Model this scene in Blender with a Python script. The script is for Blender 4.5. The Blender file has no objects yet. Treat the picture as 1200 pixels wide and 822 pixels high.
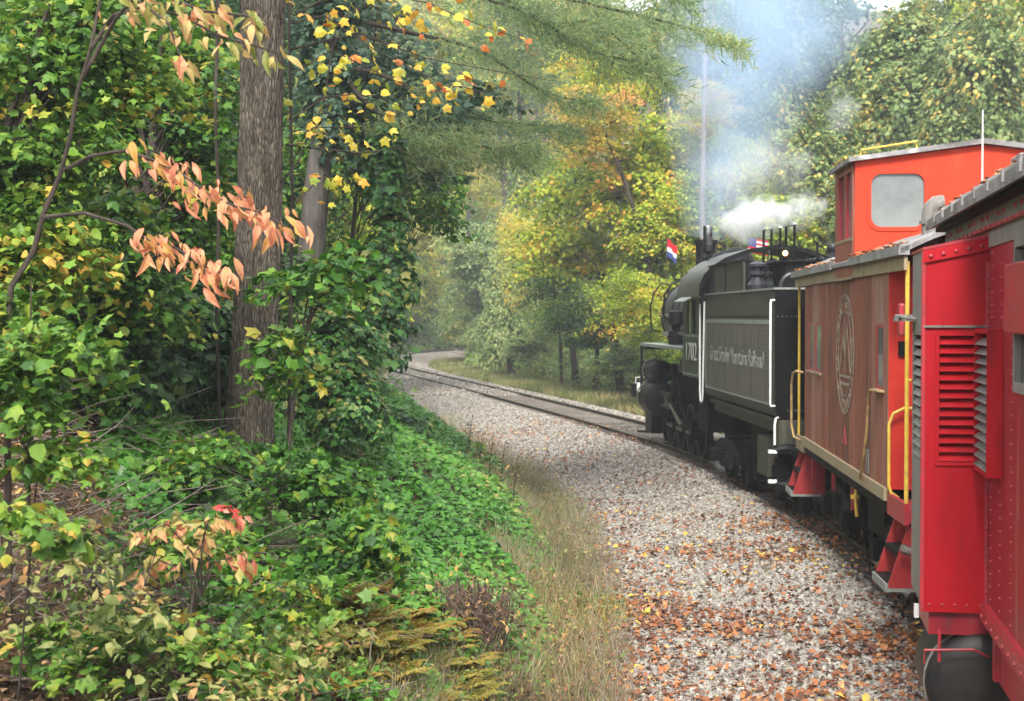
import bpy, math, random
import numpy as np
from mathutils import Vector, Matrix

# ------------------------------------------------------------------ camera, world, sun
C = bpy.context.scene
random.seed(7)
RNG = np.random.default_rng(11)
R = math.radians
CAMZ = 3.0
cam_d = bpy.data.cameras.new('camera')
cam_d.sensor_width = 36; cam_d.lens = 54; cam_d.clip_end = 2500; cam_d.clip_start = 0.1
cam_d.dof.use_dof = True; cam_d.dof.focus_distance = 14.5; cam_d.dof.aperture_fstop = 4.0
cam = bpy.data.objects.new('camera', cam_d); C.collection.objects.link(cam)
cam.location = (0, 0, CAMZ); cam.rotation_euler = (R(90 - 1.27), 0, 0)
C.camera = cam
SUN_EL, SUN_AZ = 44, 188        # azimuth the sun stands at, clockwise from +Y
w = bpy.data.worlds.new('World'); C.world = w; w.use_nodes = True
nt = w.node_tree; nt.nodes.clear()
sky = nt.nodes.new('ShaderNodeTexSky'); sky.sky_type = 'NISHITA'; sky.sun_disc = False
sky.sun_elevation = R(SUN_EL); sky.sun_rotation = R(SUN_AZ)
tc = nt.nodes.new('ShaderNodeTexCoord')
nz = nt.nodes.new('ShaderNodeTexNoise'); nz.inputs['Scale'].default_value = 2.2; nz.inputs['Detail'].default_value = 5
rp = nt.nodes.new('ShaderNodeValToRGB'); rp.color_ramp.elements[0].position = .3; rp.color_ramp.elements[1].position = .6
rp.color_ramp.elements[0].color = (.72, .72, .72, 1); rp.color_ramp.elements[1].color = (1, 1, 1, 1)
mx = nt.nodes.new('ShaderNodeMixRGB'); mx.inputs[2].default_value = (12.6, 12.8, 13.2, 1)
bg = nt.nodes.new('ShaderNodeBackground'); bg.inputs[1].default_value = .10
wo = nt.nodes.new('ShaderNodeOutputWorld')
L = nt.links.new
L(tc.outputs['Generated'], nz.inputs['Vector']); L(nz.outputs['Fac'], rp.inputs[0]); L(rp.outputs[0], mx.inputs[0])
L(sky.outputs[0], mx.inputs[1]); L(mx.outputs[0], bg.inputs[0]); L(bg.outputs[0], wo.inputs[0])
sd = bpy.data.lights.new('sun', 'SUN'); sd.energy = 3.3; sd.angle = R(16); sd.color = (1, .95, .87)
sun = bpy.data.objects.new('sun', sd); C.collection.objects.link(sun)
_a, _e = R(SUN_AZ), R(SUN_EL)
sun.rotation_euler = Vector((math.sin(_a) * math.cos(_e), math.cos(_a) * math.cos(_e), math.sin(_e))).to_track_quat('Z', 'Y').to_euler()
C.view_settings.view_transform = 'Standard'; C.view_settings.look = 'None'
C.view_settings.exposure = 1.15; C.view_settings.gamma = 1
C.render.engine = 'CYCLES'
C.cycles.use_denoising = True
C.cycles.max_bounces = 7; C.cycles.diffuse_bounces = 3; C.cycles.glossy_bounces = 2
C.cycles.transmission_bounces = 4; C.cycles.volume_bounces = 3; C.cycles.transparent_max_bounces = 8
C.cycles.volume_step_rate = 1.0; C.cycles.volume_max_steps = 160

# ------------------------------------------------------------------ materials
MATS = {}
def ramp(nt, stops, interp='LINEAR'):
    r = nt.nodes.new('ShaderNodeValToRGB'); cr = r.color_ramp; cr.interpolation = interp
    while len(cr.elements) > 1: cr.elements.remove(cr.elements[0])
    cr.elements[0].position = stops[0][0]; cr.elements[0].color = (*stops[0][1], 1)
    for p, c in stops[1:]:
        e = cr.elements.new(p); e.color = (*c, 1)
    return r
def mat(name, c1, c2=None, rough=.6, metal=0, scale=6, stretch=(1, 1, 1), bump=.0, bscale=30, dist=.01, amount=(.35, .65), spec=.4, c3=None, coat=0):
    if name in MATS: return MATS[name]
    m = bpy.data.materials.new(name); m.use_nodes = True; nt = m.node_tree; L = nt.links.new
    p = nt.nodes['Principled BSDF']; p.inputs['Roughness'].default_value = rough; p.inputs['Metallic'].default_value = metal
    p.inputs['Specular IOR Level'].default_value = spec; p.inputs['Coat Weight'].default_value = coat
    tc = nt.nodes.new('ShaderNodeTexCoord'); mp = nt.nodes.new('ShaderNodeMapping'); mp.inputs['Scale'].default_value = stretch
    L(tc.outputs['Object'], mp.inputs[0])
    if c2 is None: c2 = tuple(v * .72 for v in c1)
    n = nt.nodes.new('ShaderNodeTexNoise'); n.inputs['Scale'].default_value = scale; n.inputs['Detail'].default_value = 7; n.inputs['Roughness'].default_value = .62
    L(mp.outputs[0], n.inputs['Vector'])
    st = [(amount[0], c2), (amount[1], c1)]
    if c3: st.append((min(1, amount[1] + .12), c3))
    r = ramp(nt, st); L(n.outputs['Fac'], r.inputs[0]); L(r.outputs[0], p.inputs['Base Color'])
    r2 = nt.nodes.new('ShaderNodeMapRange'); r2.inputs['To Min'].default_value = max(0, rough - .15); r2.inputs['To Max'].default_value = min(1, rough + .15)
    L(n.outputs['Fac'], r2.inputs[0]); L(r2.outputs[0], p.inputs['Roughness'])
    if bump:
        b = nt.nodes.new('ShaderNodeTexNoise'); b.inputs['Scale'].default_value = bscale; b.inputs['Detail'].default_value = 5
        L(mp.outputs[0], b.inputs['Vector'])
        bp = nt.nodes.new('ShaderNodeBump'); bp.inputs['Strength'].default_value = bump; bp.inputs['Distance'].default_value = dist
        L(b.outputs['Fac'], bp.inputs['Height']); L(bp.outputs[0], p.inputs['Normal'])
    MATS[name] = m; return m
def leafmat(name, stops, trans=.35, rough=.5, vary=.22, obj=.0):
    """leaf colours picked per leaf by the attribute lr, drifting with position"""
    if name in MATS: return MATS[name]
    m = bpy.data.materials.new(name); m.use_nodes = True; nt = m.node_tree; L = nt.links.new
    p = nt.nodes['Principled BSDF']; p.inputs['Roughness'].default_value = rough; p.inputs['Specular IOR Level'].default_value = .35
    at = nt.nodes.new('ShaderNodeAttribute'); at.attribute_name = 'lr'
    tc = nt.nodes.new('ShaderNodeNewGeometry'); n = nt.nodes.new('ShaderNodeTexNoise'); n.inputs['Scale'].default_value = .45; n.inputs['Detail'].default_value = 2
    L(tc.outputs['Position'], n.inputs['Vector'])
    ma = nt.nodes.new('ShaderNodeMath'); ma.operation = 'MULTIPLY_ADD'; ma.inputs[1].default_value = 1.0; ma.inputs[2].default_value = -.5
    L(n.outputs['Fac'], ma.inputs[0])
    ad = nt.nodes.new('ShaderNodeMath'); ad.operation = 'ADD'; ad.use_clamp = True
    L(at.outputs['Fac'], ad.inputs[0]); L(ma.outputs[0], ad.inputs[1])
    oi = nt.nodes.new('ShaderNodeObjectInfo'); mo = nt.nodes.new('ShaderNodeMath'); mo.operation = 'MULTIPLY_ADD'; mo.inputs[1].default_value = obj; mo.inputs[2].default_value = -obj / 2
    L(oi.outputs['Random'], mo.inputs[0]); a2 = nt.nodes.new('ShaderNodeMath'); a2.operation = 'ADD'; a2.use_clamp = True
    L(ad.outputs[0], a2.inputs[0]); L(mo.outputs[0], a2.inputs[1])
    nf = nt.nodes.new('ShaderNodeTexNoise'); nf.inputs['Scale'].default_value = 28; nf.inputs['Detail'].default_value = 2; L(tc.outputs['Position'], nf.inputs['Vector'])
    mf = nt.nodes.new('ShaderNodeMath'); mf.operation = 'MULTIPLY_ADD'; mf.inputs[1].default_value = .5; mf.inputs[2].default_value = -.25; L(nf.outputs['Fac'], mf.inputs[0])
    a3 = nt.nodes.new('ShaderNodeMath'); a3.operation = 'ADD'; a3.use_clamp = True; L(a2.outputs[0], a3.inputs[0]); L(mf.outputs[0], a3.inputs[1])
    r = ramp(nt, stops); L(a3.outputs[0], r.inputs[0])
    L(r.outputs[0], p.inputs['Base Color'])
    tr = nt.nodes.new('ShaderNodeBsdfTranslucent'); L(r.outputs[0], tr.inputs[0])
    mxs = nt.nodes.new('ShaderNodeMixShader'); mxs.inputs[0].default_value = trans
    L(p.outputs[0], mxs.inputs[1]); L(tr.outputs[0], mxs.inputs[2]); L(mxs.outputs[0], nt.nodes['Material Output'].inputs['Surface'])
    MATS[name] = m; return m

# ------------------------------------------------------------------ mesh helpers
def link(o, parent=None):
    C.collection.objects.link(o)
    if parent: o.parent = parent
    return o
def tag(o, label=None, cat=None, group=None, kind=None):
    if label: o['label'] = label
    if cat: o['category'] = cat
    if group: o['group'] = group
    if kind: o['kind'] = kind
    return o
def empty(name, loc, rz=0, label=None, cat=None, group=None, parent=None):
    o = bpy.data.objects.new(name, None); o.empty_display_size = .3; link(o, parent)
    o.location = loc; o.rotation_euler = (0, 0, rz); return tag(o, label, cat, group)
class MB:
    def __init__(s): s.v = []; s.f = []
    def add(s, v, f):
        k = len(s.v); s.v += [tuple(p) for p in v]; s.f += [tuple(i + k for i in q) for q in f]; return s
    def box(s, x0, x1, y0, y1, z0, z1):
        v = [(x, y, z) for z in (z0, z1) for y in (y0, y1) for x in (x0, x1)]
        return s.add(v, [(0, 2, 3, 1), (4, 5, 7, 6), (0, 1, 5, 4), (2, 6, 7, 3), (0, 4, 6, 2), (1, 3, 7, 5)])
    def prism(s, pts, a0, a1, axis='y'):
        """closed outline pts extruded along axis; for axis y pts are (x,z), for x they are (y,z), for z (x,y)"""
        n = len(pts)
        def mk(p, a): return {'y': (p[0], a, p[1]), 'x': (a, p[0], p[1]), 'z': (p[0], p[1], a)}[axis]
        v = [mk(p, a0) for p in pts] + [mk(p, a1) for p in pts]
        return s.add(v, [tuple(range(n))[::-1], tuple(range(n, 2 * n))] + [(i, (i + 1) % n, n + (i + 1) % n, n + i) for i in range(n)])
    def tube(s, pts, r, n=8, cap=True):
        pts = [Vector(p) for p in pts]; m = len(pts); rs = r if isinstance(r, (list, tuple)) else [r] * m
        v = []; up = None
        for i, p in enumerate(pts):
            t = (pts[min(i + 1, m - 1)] - pts[max(i - 1, 0)]).normalized()
            if up is None: up = Vector((0, 0, 1)) if abs(t.z) < .9 else Vector((1, 0, 0))
            a = t.cross(up).normalized(); b = a.cross(t).normalized(); up = b
            v += [p + (a * math.cos(k * 2 * math.pi / n) + b * math.sin(k * 2 * math.pi / n)) * rs[i] for k in range(n)]
        f = [(i * n + k, i * n + (k + 1) % n, (i + 1) * n + (k + 1) % n, (i + 1) * n + k) for i in range(m - 1) for k in range(n)]
        if cap: f += [tuple(range(n)), tuple(range((m - 1) * n, m * n))[::-1]]
        return s.add(v, f)
    def cyl(s, p0, p1, r, n=16): return s.tube([p0, p1], r, n)
    def lathe(s, c, prof, n=20, axis='z', ring=False):
        """prof = [(radius, height)] turned about an axis through c"""
        v = []
        for r, h in prof:
            for k in range(n):
                a = 2 * math.pi * k / n; x, y = r * math.cos(a), r * math.sin(a)
                v.append({'z': (c[0] + x, c[1] + y, c[2] + h), 'y': (c[0] + x, c[1] + h, c[2] + y), 'x': (c[0] + h, c[1] + x, c[2] + y)}[axis])
        m = len(prof)
        f = [(i * n + k, i * n + (k + 1) % n, (i + 1) * n + (k + 1) % n, (i + 1) * n + k) for i in range(m - 1) for k in range(n)]
        if ring: f += [((m - 1) * n + k, (m - 1) * n + (k + 1) % n, (k + 1) % n, k) for k in range(n)]
        else: f += [tuple(range(n))[::-1], tuple(range((m - 1) * n, m * n))]
        return s.add(v, f)
    def dome(s, c, r, d, axis='x'):
        """rivet head: a low 6-sided dome"""
        ax = {'x': (Vector((1, 0, 0)), Vector((0, 1, 0)), Vector((0, 0, 1))), 'y': (Vector((0, 1, 0)), Vector((1, 0, 0)), Vector((0, 0, 1))), 'z': (Vector((0, 0, 1)), Vector((1, 0, 0)), Vector((0, 1, 0)))}[axis]
        c = Vector(c); v = []
        for rr, h in ((r, 0), (r * .7, .7 * d)):
            for k in range(6):
                a = k * math.pi / 3; v.append(c + ax[1] * rr * math.cos(a) + ax[2] * rr * math.sin(a) + ax[0] * h)
        v.append(c + ax[0] * d)
        return s.add(v, [(k, (k + 1) % 6, 6 + (k + 1) % 6, 6 + k) for k in range(6)] + [(6 + k, 6 + (k + 1) % 6, 12) for k in range(6)])
    def mesh(s, name, m=None, smooth=False):
        me = bpy.data.meshes.new(name); me.from_pydata(s.v, [], s.f); me.validate()
        import bmesh
        b = bmesh.new(); b.from_mesh(me); bmesh.ops.recalc_face_normals(b, faces=b.faces); b.to_mesh(me); b.free()
        if smooth:
            me.polygons.foreach_set('use_smooth', [True] * len(me.polygons)); 
        if m: me.materials.append(m)
        return me
    def build(s, name, m, parent=None, smooth=False, bevel=0, label=None, kind=None):
        o = bpy.data.objects.new(name, s.mesh(name, m, smooth)); link(o, parent)
        if smooth:
            mod = o.modifiers.new('split', 'EDGE_SPLIT'); mod.split_angle = R(38)
        if bevel:
            b = o.modifiers.new('bevel', 'BEVEL'); b.width = bevel; b.segments = 2; b.limit_method = 'ANGLE'; b.angle_limit = R(40)
        return tag(o, label, None, None, kind)
def clone(o, parent, loc=(0, 0, 0), rot=None):
    c = o.copy(); link(c, parent); c.location = loc
    if rot: c.rotation_euler = rot
    return c
def text(s, size, m, parent, M, name='lettering', sx=1.0, ext=.003, label=None):
    cu = bpy.data.curves.new(name, 'FONT'); cu.body = s; cu.size = size; cu.extrude = ext; cu.align_x = 'CENTER'; cu.align_y = 'CENTER'
    t = bpy.data.objects.new(name, cu); C.collection.objects.link(t)
    dg = bpy.context.evaluated_depsgraph_get(); me = bpy.data.meshes.new_from_object(t.evaluated_get(dg))
    bpy.data.objects.remove(t); me.materials.clear(); me.materials.append(m)
    me.transform(M @ Matrix.Diagonal((sx, 1, 1, 1)))
    o = bpy.data.objects.new(name, me); link(o, parent); return tag(o, label)

# ------------------------------------------------------------------ centreline of the track
CP = [(-7.5, -40), (-2.6, -15), (1.2, -2), (3.55, 5), (4.68, 11), (5.12, 15.5), (5.36, 21.3), (5.3, 26), (5.02, 30), (4.42, 35.8), (4.02, 38), (2.87, 44.3), (1.07, 53.2), (-1.72, 66.7), (-3.95, 77), (-6.1, 87), (-8.1, 98), (-9.4, 110), (-9.5, 122), (-8.2, 132), (-4.6, 143), (1.5, 153), (10, 161), (22, 167), (40, 171), (70, 173), (120, 172)]
def catmull(P, n=14):
    P = [np.array(p, float) for p in P]; out = []
    for i in range(len(P) - 1):
        a, b, c, d = P[max(i - 1, 0)], P[i], P[i + 1], P[min(i + 2, len(P) - 1)]
        for k in range(n):
            t = k / n; out.append(.5 * ((2 * b) + (c - a) * t + (2 * a - 5 * b + 4 * c - d) * t * t + (3 * b - a - 3 * c + d) * t ** 3))
    out.append(P[-1]); return np.array(out)
_c = catmull(CP, 30)
_s = np.r_[0, np.cumsum(np.hypot(*np.diff(_c, axis=0).T))]
SL = np.arange(0, _s[-1], .5)
CL = np.c_[np.interp(SL, _s, _c[:, 0]), np.interp(SL, _s, _c[:, 1])]
for _ in range(12): CL[1:-1] = (CL[:-2] + 2 * CL[1:-1] + CL[2:]) / 4
TG = np.gradient(CL, axis=0); TG /= np.hypot(*TG.T)[:, None]
NL = np.c_[-TG[:, 1], TG[:, 0]]              # left normal
def dist(x, y):
    """signed distance to the track, left positive"""
    x = np.asarray(x, float).ravel(); y = np.asarray(y, float).ravel(); out = np.empty(len(x))
    A = CL[::2]; N = NL[::2]
    for i in range(0, len(x), 20000):
        dx = x[i:i + 20000, None] - A[:, 0]; dy = y[i:i + 20000, None] - A[:, 1]
        q = dx * dx + dy * dy; k = q.argmin(1); r = np.arange(len(k))
        s = dx[r, k] * N[k, 0] + dy[r, k] * N[k, 1]
        out[i:i + 20000] = np.sqrt(q[r, k]) * np.sign(s)
    return out
def smooth(t): t = np.clip(t, 0, 1); return t * t * (3 - 2 * t)
def wob(x, y, f, a=0): return np.sin(x * f + 1.3 + a) * np.cos(y * f * .9 + .7 * a) + .5 * np.sin(x * f * 2.3 + y * f * 1.7 + a)
def ground(x, y):
    x = np.asarray(x, float); y = np.asarray(y, float); sh = x.shape; x = x.ravel(); y = y.ravel()
    d = dist(x, y)
    l = np.maximum(d - 4.7, 0); r = np.maximum(-d - 6.5, 0)
    zl = .60 * np.minimum(l, 9) + .30 * np.clip(l - 9, 0, 60) + .1 * np.clip(l - 69, 0, 200)
    zr = .42 * np.minimum(r, 30) + .36 * np.clip(r - 30, 0, 60) + .1 * np.clip(r - 90, 0, 200)
    z = -.52 + zl + zr + (.07 * wob(x, y, 1.1) + .04 * wob(x, y, 2.9, 2)) * smooth((np.abs(d) - 4) / 3)
    z += np.clip((y - 178) * .22, 0, 40) * smooth((np.abs(d) - 6) / 8) * (d > 0)
    return z.reshape(sh)
def gz(x, y): return float(ground(np.array([x]), np.array([y]))[0])
def at(px, Y): return (px - 600) / 1800 * Y
def zt(py, Y): return CAMZ + (371 - py) / 1800 * Y
# ------------------------------------------------------------------ ground
def grid_axis(parts): return np.unique(np.concatenate([np.arange(a, b, s) for a, b, s in parts]))
gx = grid_axis([(-500, -60, 20), (-60, -16, 2), (-16, 9, .3), (9, 60, 2), (60, 501, 20)])
gy = grid_axis([(-60, 0, 3), (0, 60, .35), (60, 200, 1.5), (200, 801, 20)])
X, Y = np.meshgrid(gx, gy); Z = ground(X, Y)
nxx, nyy = len(gx), len(gy)
idx = np.arange(nxx * nyy).reshape(nyy, nxx)
F = np.stack([idx[:-1, :-1], idx[:-1, 1:], idx[1:, 1:], idx[1:, :-1]], -1).reshape(-1, 4)
def fastmesh(name, V, Fc, m=None, lr=None, sm=False):
    """V (n,3), Fc (m,k) uniform polygons"""
    me = bpy.data.meshes.new(name); k = Fc.shape[1]
    me.vertices.add(len(V)); me.vertices.foreach_set('co', V.astype(np.float32).ravel())
    me.loops.add(Fc.size); me.loops.foreach_set('vertex_index', Fc.astype(np.int32).ravel())
    me.polygons.add(len(Fc)); me.polygons.foreach_set('loop_start', np.arange(0, Fc.size, k, dtype=np.int32))
    try: me.polygons.foreach_set('loop_total', np.full(len(Fc), k, np.int32))
    except Exception: pass
    if sm: me.polygons.foreach_set('use_smooth', np.ones(len(Fc), bool))
    else: me.polygons.foreach_set('use_smooth', np.zeros(len(Fc), bool))
    if lr is not None:
        a = me.attributes.new('lr', 'FLOAT', 'POINT'); a.data.foreach_set('value', lr.astype(np.float32))
    me.update(calc_edges=True)
    if m: me.materials.append(m)
    return me
m_soil = mat('forest_floor', (.11, .065, .035), (.03, .022, .015), .95, scale=3.2, bump=.8, bscale=22, dist=.05, c3=(.20, .10, .045), spec=.1)
g = link(bpy.data.objects.new('ground', fastmesh('ground', np.c_[X.ravel(), Y.ravel(), Z.ravel()], F, m_soil, sm=True))); tag(g, kind='structure')

# ballast bed: a raised strip following the track
prof = [(-3.6, -.60), (-3.3, -.47), (-2.6, -.34), (-1.75, -.14), (-1.3, -.10), (-.85, -.10), (-.3, -.11), (.3, -.11), (.85, -.10), (1.3, -.10), (1.75, -.14), (2.6, -.27), (3.4, -.38), (4.0, -.46), (4.5, -.56)]
prof = [(np.interp(t, range(len(prof)), [p[0] for p in prof]), np.interp(t, range(len(prof)), [p[1] for p in prof])) for t in np.linspace(0, len(prof) - 1, 43)]
V = []; 
for i in range(len(CL)):
    for d, z in prof:
        x = CL[i, 0] + NL[i, 0] * d; y = CL[i, 1] + NL[i, 1] * d
        V.append((x, y, z + (.02 * wob(x, y, 2.3) if d > 1.7 else 0)))
V = np.array(V); n = len(prof); ii = np.arange(len(V)).reshape(len(CL), n)
Fb = np.stack([ii[:-1, :-1], ii[1:, :-1], ii[1:, 1:], ii[:-1, 1:]], -1).reshape(-1, 4)
mb = bpy.data.materials.new('ballast'); mb.use_nodes = True; nt = mb.node_tree; Lk = nt.links.new
p = nt.nodes['Principled BSDF']; p.inputs['Roughness'].default_value = .9; p.inputs['Specular IOR Level'].default_value = .2
tc = nt.nodes.new('ShaderNodeTexCoord'); vo = nt.nodes.new('ShaderNodeTexVoronoi'); vo.inputs['Scale'].default_value = 19
Lk(tc.outputs['Object'], vo.inputs['Vector'])
sp = nt.nodes.new('ShaderNodeSeparateColor'); Lk(vo.outputs['Color'], sp.inputs[0])
r = ramp(nt, [(0, (.12, .105, .09)), (.4, (.20, .18, .155)), (.8, (.28, .255, .225)), (1, (.36, .34, .31))]); Lk(sp.outputs[0], r.inputs[0])
n2 = nt.nodes.new('ShaderNodeTexNoise'); n2.inputs['Scale'].default_value = 1.1; n2.inputs['Detail'].default_value = 5; Lk(tc.outputs['Object'], n2.inputs['Vector'])
r2 = ramp(nt, [(.4, (.72, .64, .56)), (.6, (1, 1, 1))]); Lk(n2.outputs['Fac'], r2.inputs[0])
mm = nt.nodes.new('ShaderNodeMixRGB'); mm.blend_type = 'MULTIPLY'; mm.inputs[0].default_value = 1; Lk(r.outputs[0], mm.inputs[1]); Lk(r2.outputs[0], mm.inputs[2])
Lk(mm.outputs[0], p.inputs['Base Color'])
bp = nt.nodes.new('ShaderNodeBump'); bp.inputs['Strength'].default_value = 1; bp.inputs['Distance'].default_value = .03; bp.invert = True
Lk(vo.outputs['Distance'], bp.inputs['Height']); Lk(bp.outputs[0], p.inputs['Normal'])
bl = np.tile(1 - smooth((np.abs(np.array([q[0] for q in prof])) - 1.0) / .6), len(CL)) * np.repeat(np.where(CL[:, 1] > 39, .38, 1.0), len(prof))  # darker between the rails, most under the train: oily dirt plus painted contact shadow
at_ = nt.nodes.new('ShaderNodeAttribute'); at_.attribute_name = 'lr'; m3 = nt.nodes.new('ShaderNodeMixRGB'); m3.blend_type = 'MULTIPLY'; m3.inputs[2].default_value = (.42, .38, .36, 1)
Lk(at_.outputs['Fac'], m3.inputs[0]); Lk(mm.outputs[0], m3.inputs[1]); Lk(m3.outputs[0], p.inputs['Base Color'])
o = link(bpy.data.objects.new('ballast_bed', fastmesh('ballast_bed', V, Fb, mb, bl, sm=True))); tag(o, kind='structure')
def bed_z(d):
    return np.interp(d, [q[0] for q in prof], [q[1] for q in prof])

# stones lying on the bed (geometry nodes on a cloud of points)
def stone_points(n, y0, y1, d0, d1, smin, smax, seed, pw=1.0):
    rg = np.random.default_rng(seed)
    i0 = int(np.argmin(np.abs(CL[:, 1] - y0))); i1 = int(np.argmin(np.abs(CL[:200 + i0, 1] - y1))) if y1 < 140 else i0 + 300
    t = rg.random(n) ** pw; k = i0 + t * (i1 - i0); ki = k.astype(int); fr = (k - ki)[:, None]
    c = CL[ki] * (1 - fr) + CL[ki + 1] * fr; d = rg.uniform(d0, d1, n); q = c + NL[ki] * d[:, None]
    return np.c_[q, bed_z(d) + .004], smin + (smax - smin) * rg.random(n) ** 2.2, d
def stone_object(name, pts, sz, m, stops=None):
    me = bpy.data.meshes.new(name); me.vertices.add(len(pts)); me.vertices.foreach_set('co', pts.astype(np.float32).ravel())
    a = me.attributes.new('sz', 'FLOAT', 'POINT'); a.data.foreach_set('value', sz.astype(np.float32))
    o = link(bpy.data.objects.new(name, me)); tag(o, kind='stuff')
    ng = bpy.data.node_groups.new(name, 'GeometryNodeTree'); ng.interface.new_socket('Geometry', in_out='INPUT', socket_type='NodeSocketGeometry'); ng.interface.new_socket('Geometry', in_out='OUTPUT', socket_type='NodeSocketGeometry')
    N = ng.nodes.new; LL = ng.links.new
    gi = N('NodeGroupInput'); go = N('NodeGroupOutput'); ic = N('GeometryNodeMeshIcoSphere'); ic.inputs['Subdivisions'].default_value = 1; ic.inputs['Radius'].default_value = 1
    spn = N('GeometryNodeSetPosition'); rv = N('FunctionNodeRandomValue'); rv.data_type = 'FLOAT_VECTOR'; rv.inputs[0].default_value = (-.3, -.3, -.3); rv.inputs[1].default_value = (.3, .3, .3)
    LL(ic.outputs[0], spn.inputs['Geometry']); LL(rv.outputs[0], spn.inputs['Offset'])
    sm = N('GeometryNodeSetMaterial'); sm.inputs['Material'].default_value = m; LL(spn.outputs[0], sm.inputs[0])
    ip = N('GeometryNodeInstanceOnPoints'); mp = N('GeometryNodeMeshToPoints'); LL(gi.outputs[0], mp.inputs[0]); LL(mp.outputs[0], ip.inputs['Points']); LL(sm.outputs[0], ip.inputs['Instance'])
    rr = N('FunctionNodeRandomValue'); rr.data_type = 'FLOAT_VECTOR'; rr.inputs[0].default_value = (0, 0, 0); rr.inputs[1].default_value = (6.28, 6.28, 6.28); rr.inputs['Seed'].default_value = 3
    LL(rr.outputs[0], ip.inputs['Rotation'])
    rs = N('FunctionNodeRandomValue'); rs.data_type = 'FLOAT_VECTOR'; rs.inputs[0].default_value = (.7, .55, .45); rs.inputs[1].default_value = (1.3, 1.1, .9); rs.inputs['Seed'].default_value = 5
    na = N('GeometryNodeInputNamedAttribute'); na.data_type = 'FLOAT'; na.inputs[0].default_value = 'sz'
    vm = N('ShaderNodeVectorMath'); vm.operation = 'SCALE'; LL(rs.outputs[0], vm.inputs[0]); LL(na.outputs[0], vm.inputs['Scale']); LL(vm.outputs[0], ip.inputs['Scale'])
    LL(ip.outputs[0], go.inputs[0])
    md = o.modifiers.new('scatter', 'NODES'); md.node_group = ng
    return o
ms = bpy.data.materials.new('stone'); ms.use_nodes = True; nt = ms.node_tree
p = nt.nodes['Principled BSDF']; p.inputs['Roughness'].default_value = .85; p.inputs['Specular IOR Level'].default_value = .25
oi = nt.nodes.new('ShaderNodeObjectInfo'); r = ramp(nt, [(0, (.085, .075, .065)), (.3, (.185, .166, .143)), (.7, (.275, .252, .222)), (.93, (.33, .307, .27)), (1, (.41, .39, .35))])
nt.links.new(oi.outputs['Random'], r.inputs[0]); nt.links.new(r.outputs[0], p.inputs['Base Color'])
P1, S1, _ = stone_points(95000, 11.5, 27, 1.1, 4.4, .011, .040, 1, 1.25)
P2, S2, _ = stone_points(46000, 26, 62, 1.1, 4.3, .018, .052, 2, 1.2)
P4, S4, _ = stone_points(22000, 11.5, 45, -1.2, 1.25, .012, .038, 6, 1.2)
P5, S5, _ = stone_points(16000, 60, 125, -1.2, 4.3, .03, .07, 8)
P3, S3, _ = stone_points(9000, 38, 110, -3.4, -.9, .03, .055, 4)
ms2 = mat('oily_shaded_stone', (.075, .062, .052), (.03, .026, .022), .7, scale=6)  # dark brown carries both oil and the train's shadow in the stone colour
stone_object('oily_shaded_ballast', P4, S4, ms2)
stone_object('ballast_stones', np.r_[P1, P2, P3, P5], np.r_[S1, S2, S3, S5], ms)

# rails and sleepers
m_rail = mat('rail_steel', (.060, .042, .032), (.028, .020, .016), .55, .3, scale=9)
m_shine = mat('rail_head', (.30, .29, .28), (.16, .14, .13), .3, .9, scale=20)
m_tie = mat('sleeper_wood', (.17, .145, .12), (.085, .07, .058), .9, scale=3, stretch=(1, 8, 1), bump=.5, bscale=12)
trk = empty('railway_track', (0, 0, 0)); tag(trk, kind='structure')
for sgn in (1, -1):
    for hname, pr, m in (('rail', [(-.065, -.165), (.065, -.165), (.065, -.15), (.012, -.13), (.012, -.045), (.036, -.035), (.036, -.006), (-.036, -.006), (-.036, -.035), (-.012, -.045), (-.012, -.13), (-.065, -.15)], m_rail),
                         ('rail_head', [(-.030, -.006), (.030, -.006), (.027, 0), (-.027, 0)], m_shine)):
        Q = np.array([[CL[i, 0] + NL[i, 0] * (sgn * .7525 + a), CL[i, 1] + NL[i, 1] * (sgn * .7525 + a), z] for i in range(0, len(CL), 2) for a, z in pr])
        k = len(pr); jj = np.arange(len(Q)).reshape(-1, k); nx = np.roll(jj, -1, axis=1)
        FF = np.stack([jj[:-1], nx[:-1], nx[1:], jj[1:]], -1).reshape(-1, 4)
        link(bpy.data.objects.new(hname, fastmesh(hname, Q, FF, m)), trk)
tb = MB(); tb.box(-1.25, 1.25, -.10, .10, -.30, -.094); tie = tb.mesh('sleeper', m_tie)
rt = random.Random(3)
nt_ = 0
for i in range(0, len(CL), 1):
    if i % 1 or CL[i, 1] < 36.5 or nt_ >= 230 or CL[i,1] > 143: continue
    o = bpy.data.objects.new('sleeper', tie); link(o, trk); nt_ += 1
    o.location = (CL[i, 0], CL[i, 1], rt.uniform(-.018, .004)); o.rotation_euler = (0, 0, math.atan2(NL[i, 1], NL[i, 0]) + rt.uniform(-.02, .02))
jb = MB(); jb.box(-.045, .045, -.3, .3, -.14, -.035)
jm = jb.mesh('joint_bar', m_shine)
for sgn in (1, -1):
    for k in range(0, 16):
        i = 200 + k * 14 + (6 if sgn > 0 else 0)
        if i >= len(CL): break
        o = bpy.data.objects.new('joint_bar', jm); link(o, trk); o.location = (CL[i, 0] + NL[i, 0] * sgn * .7525, CL[i, 1] + NL[i, 1] * sgn * .7525, 0)
        o.rotation_euler = (0, 0, math.atan2(-TG[i, 0], TG[i, 1]))
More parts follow.
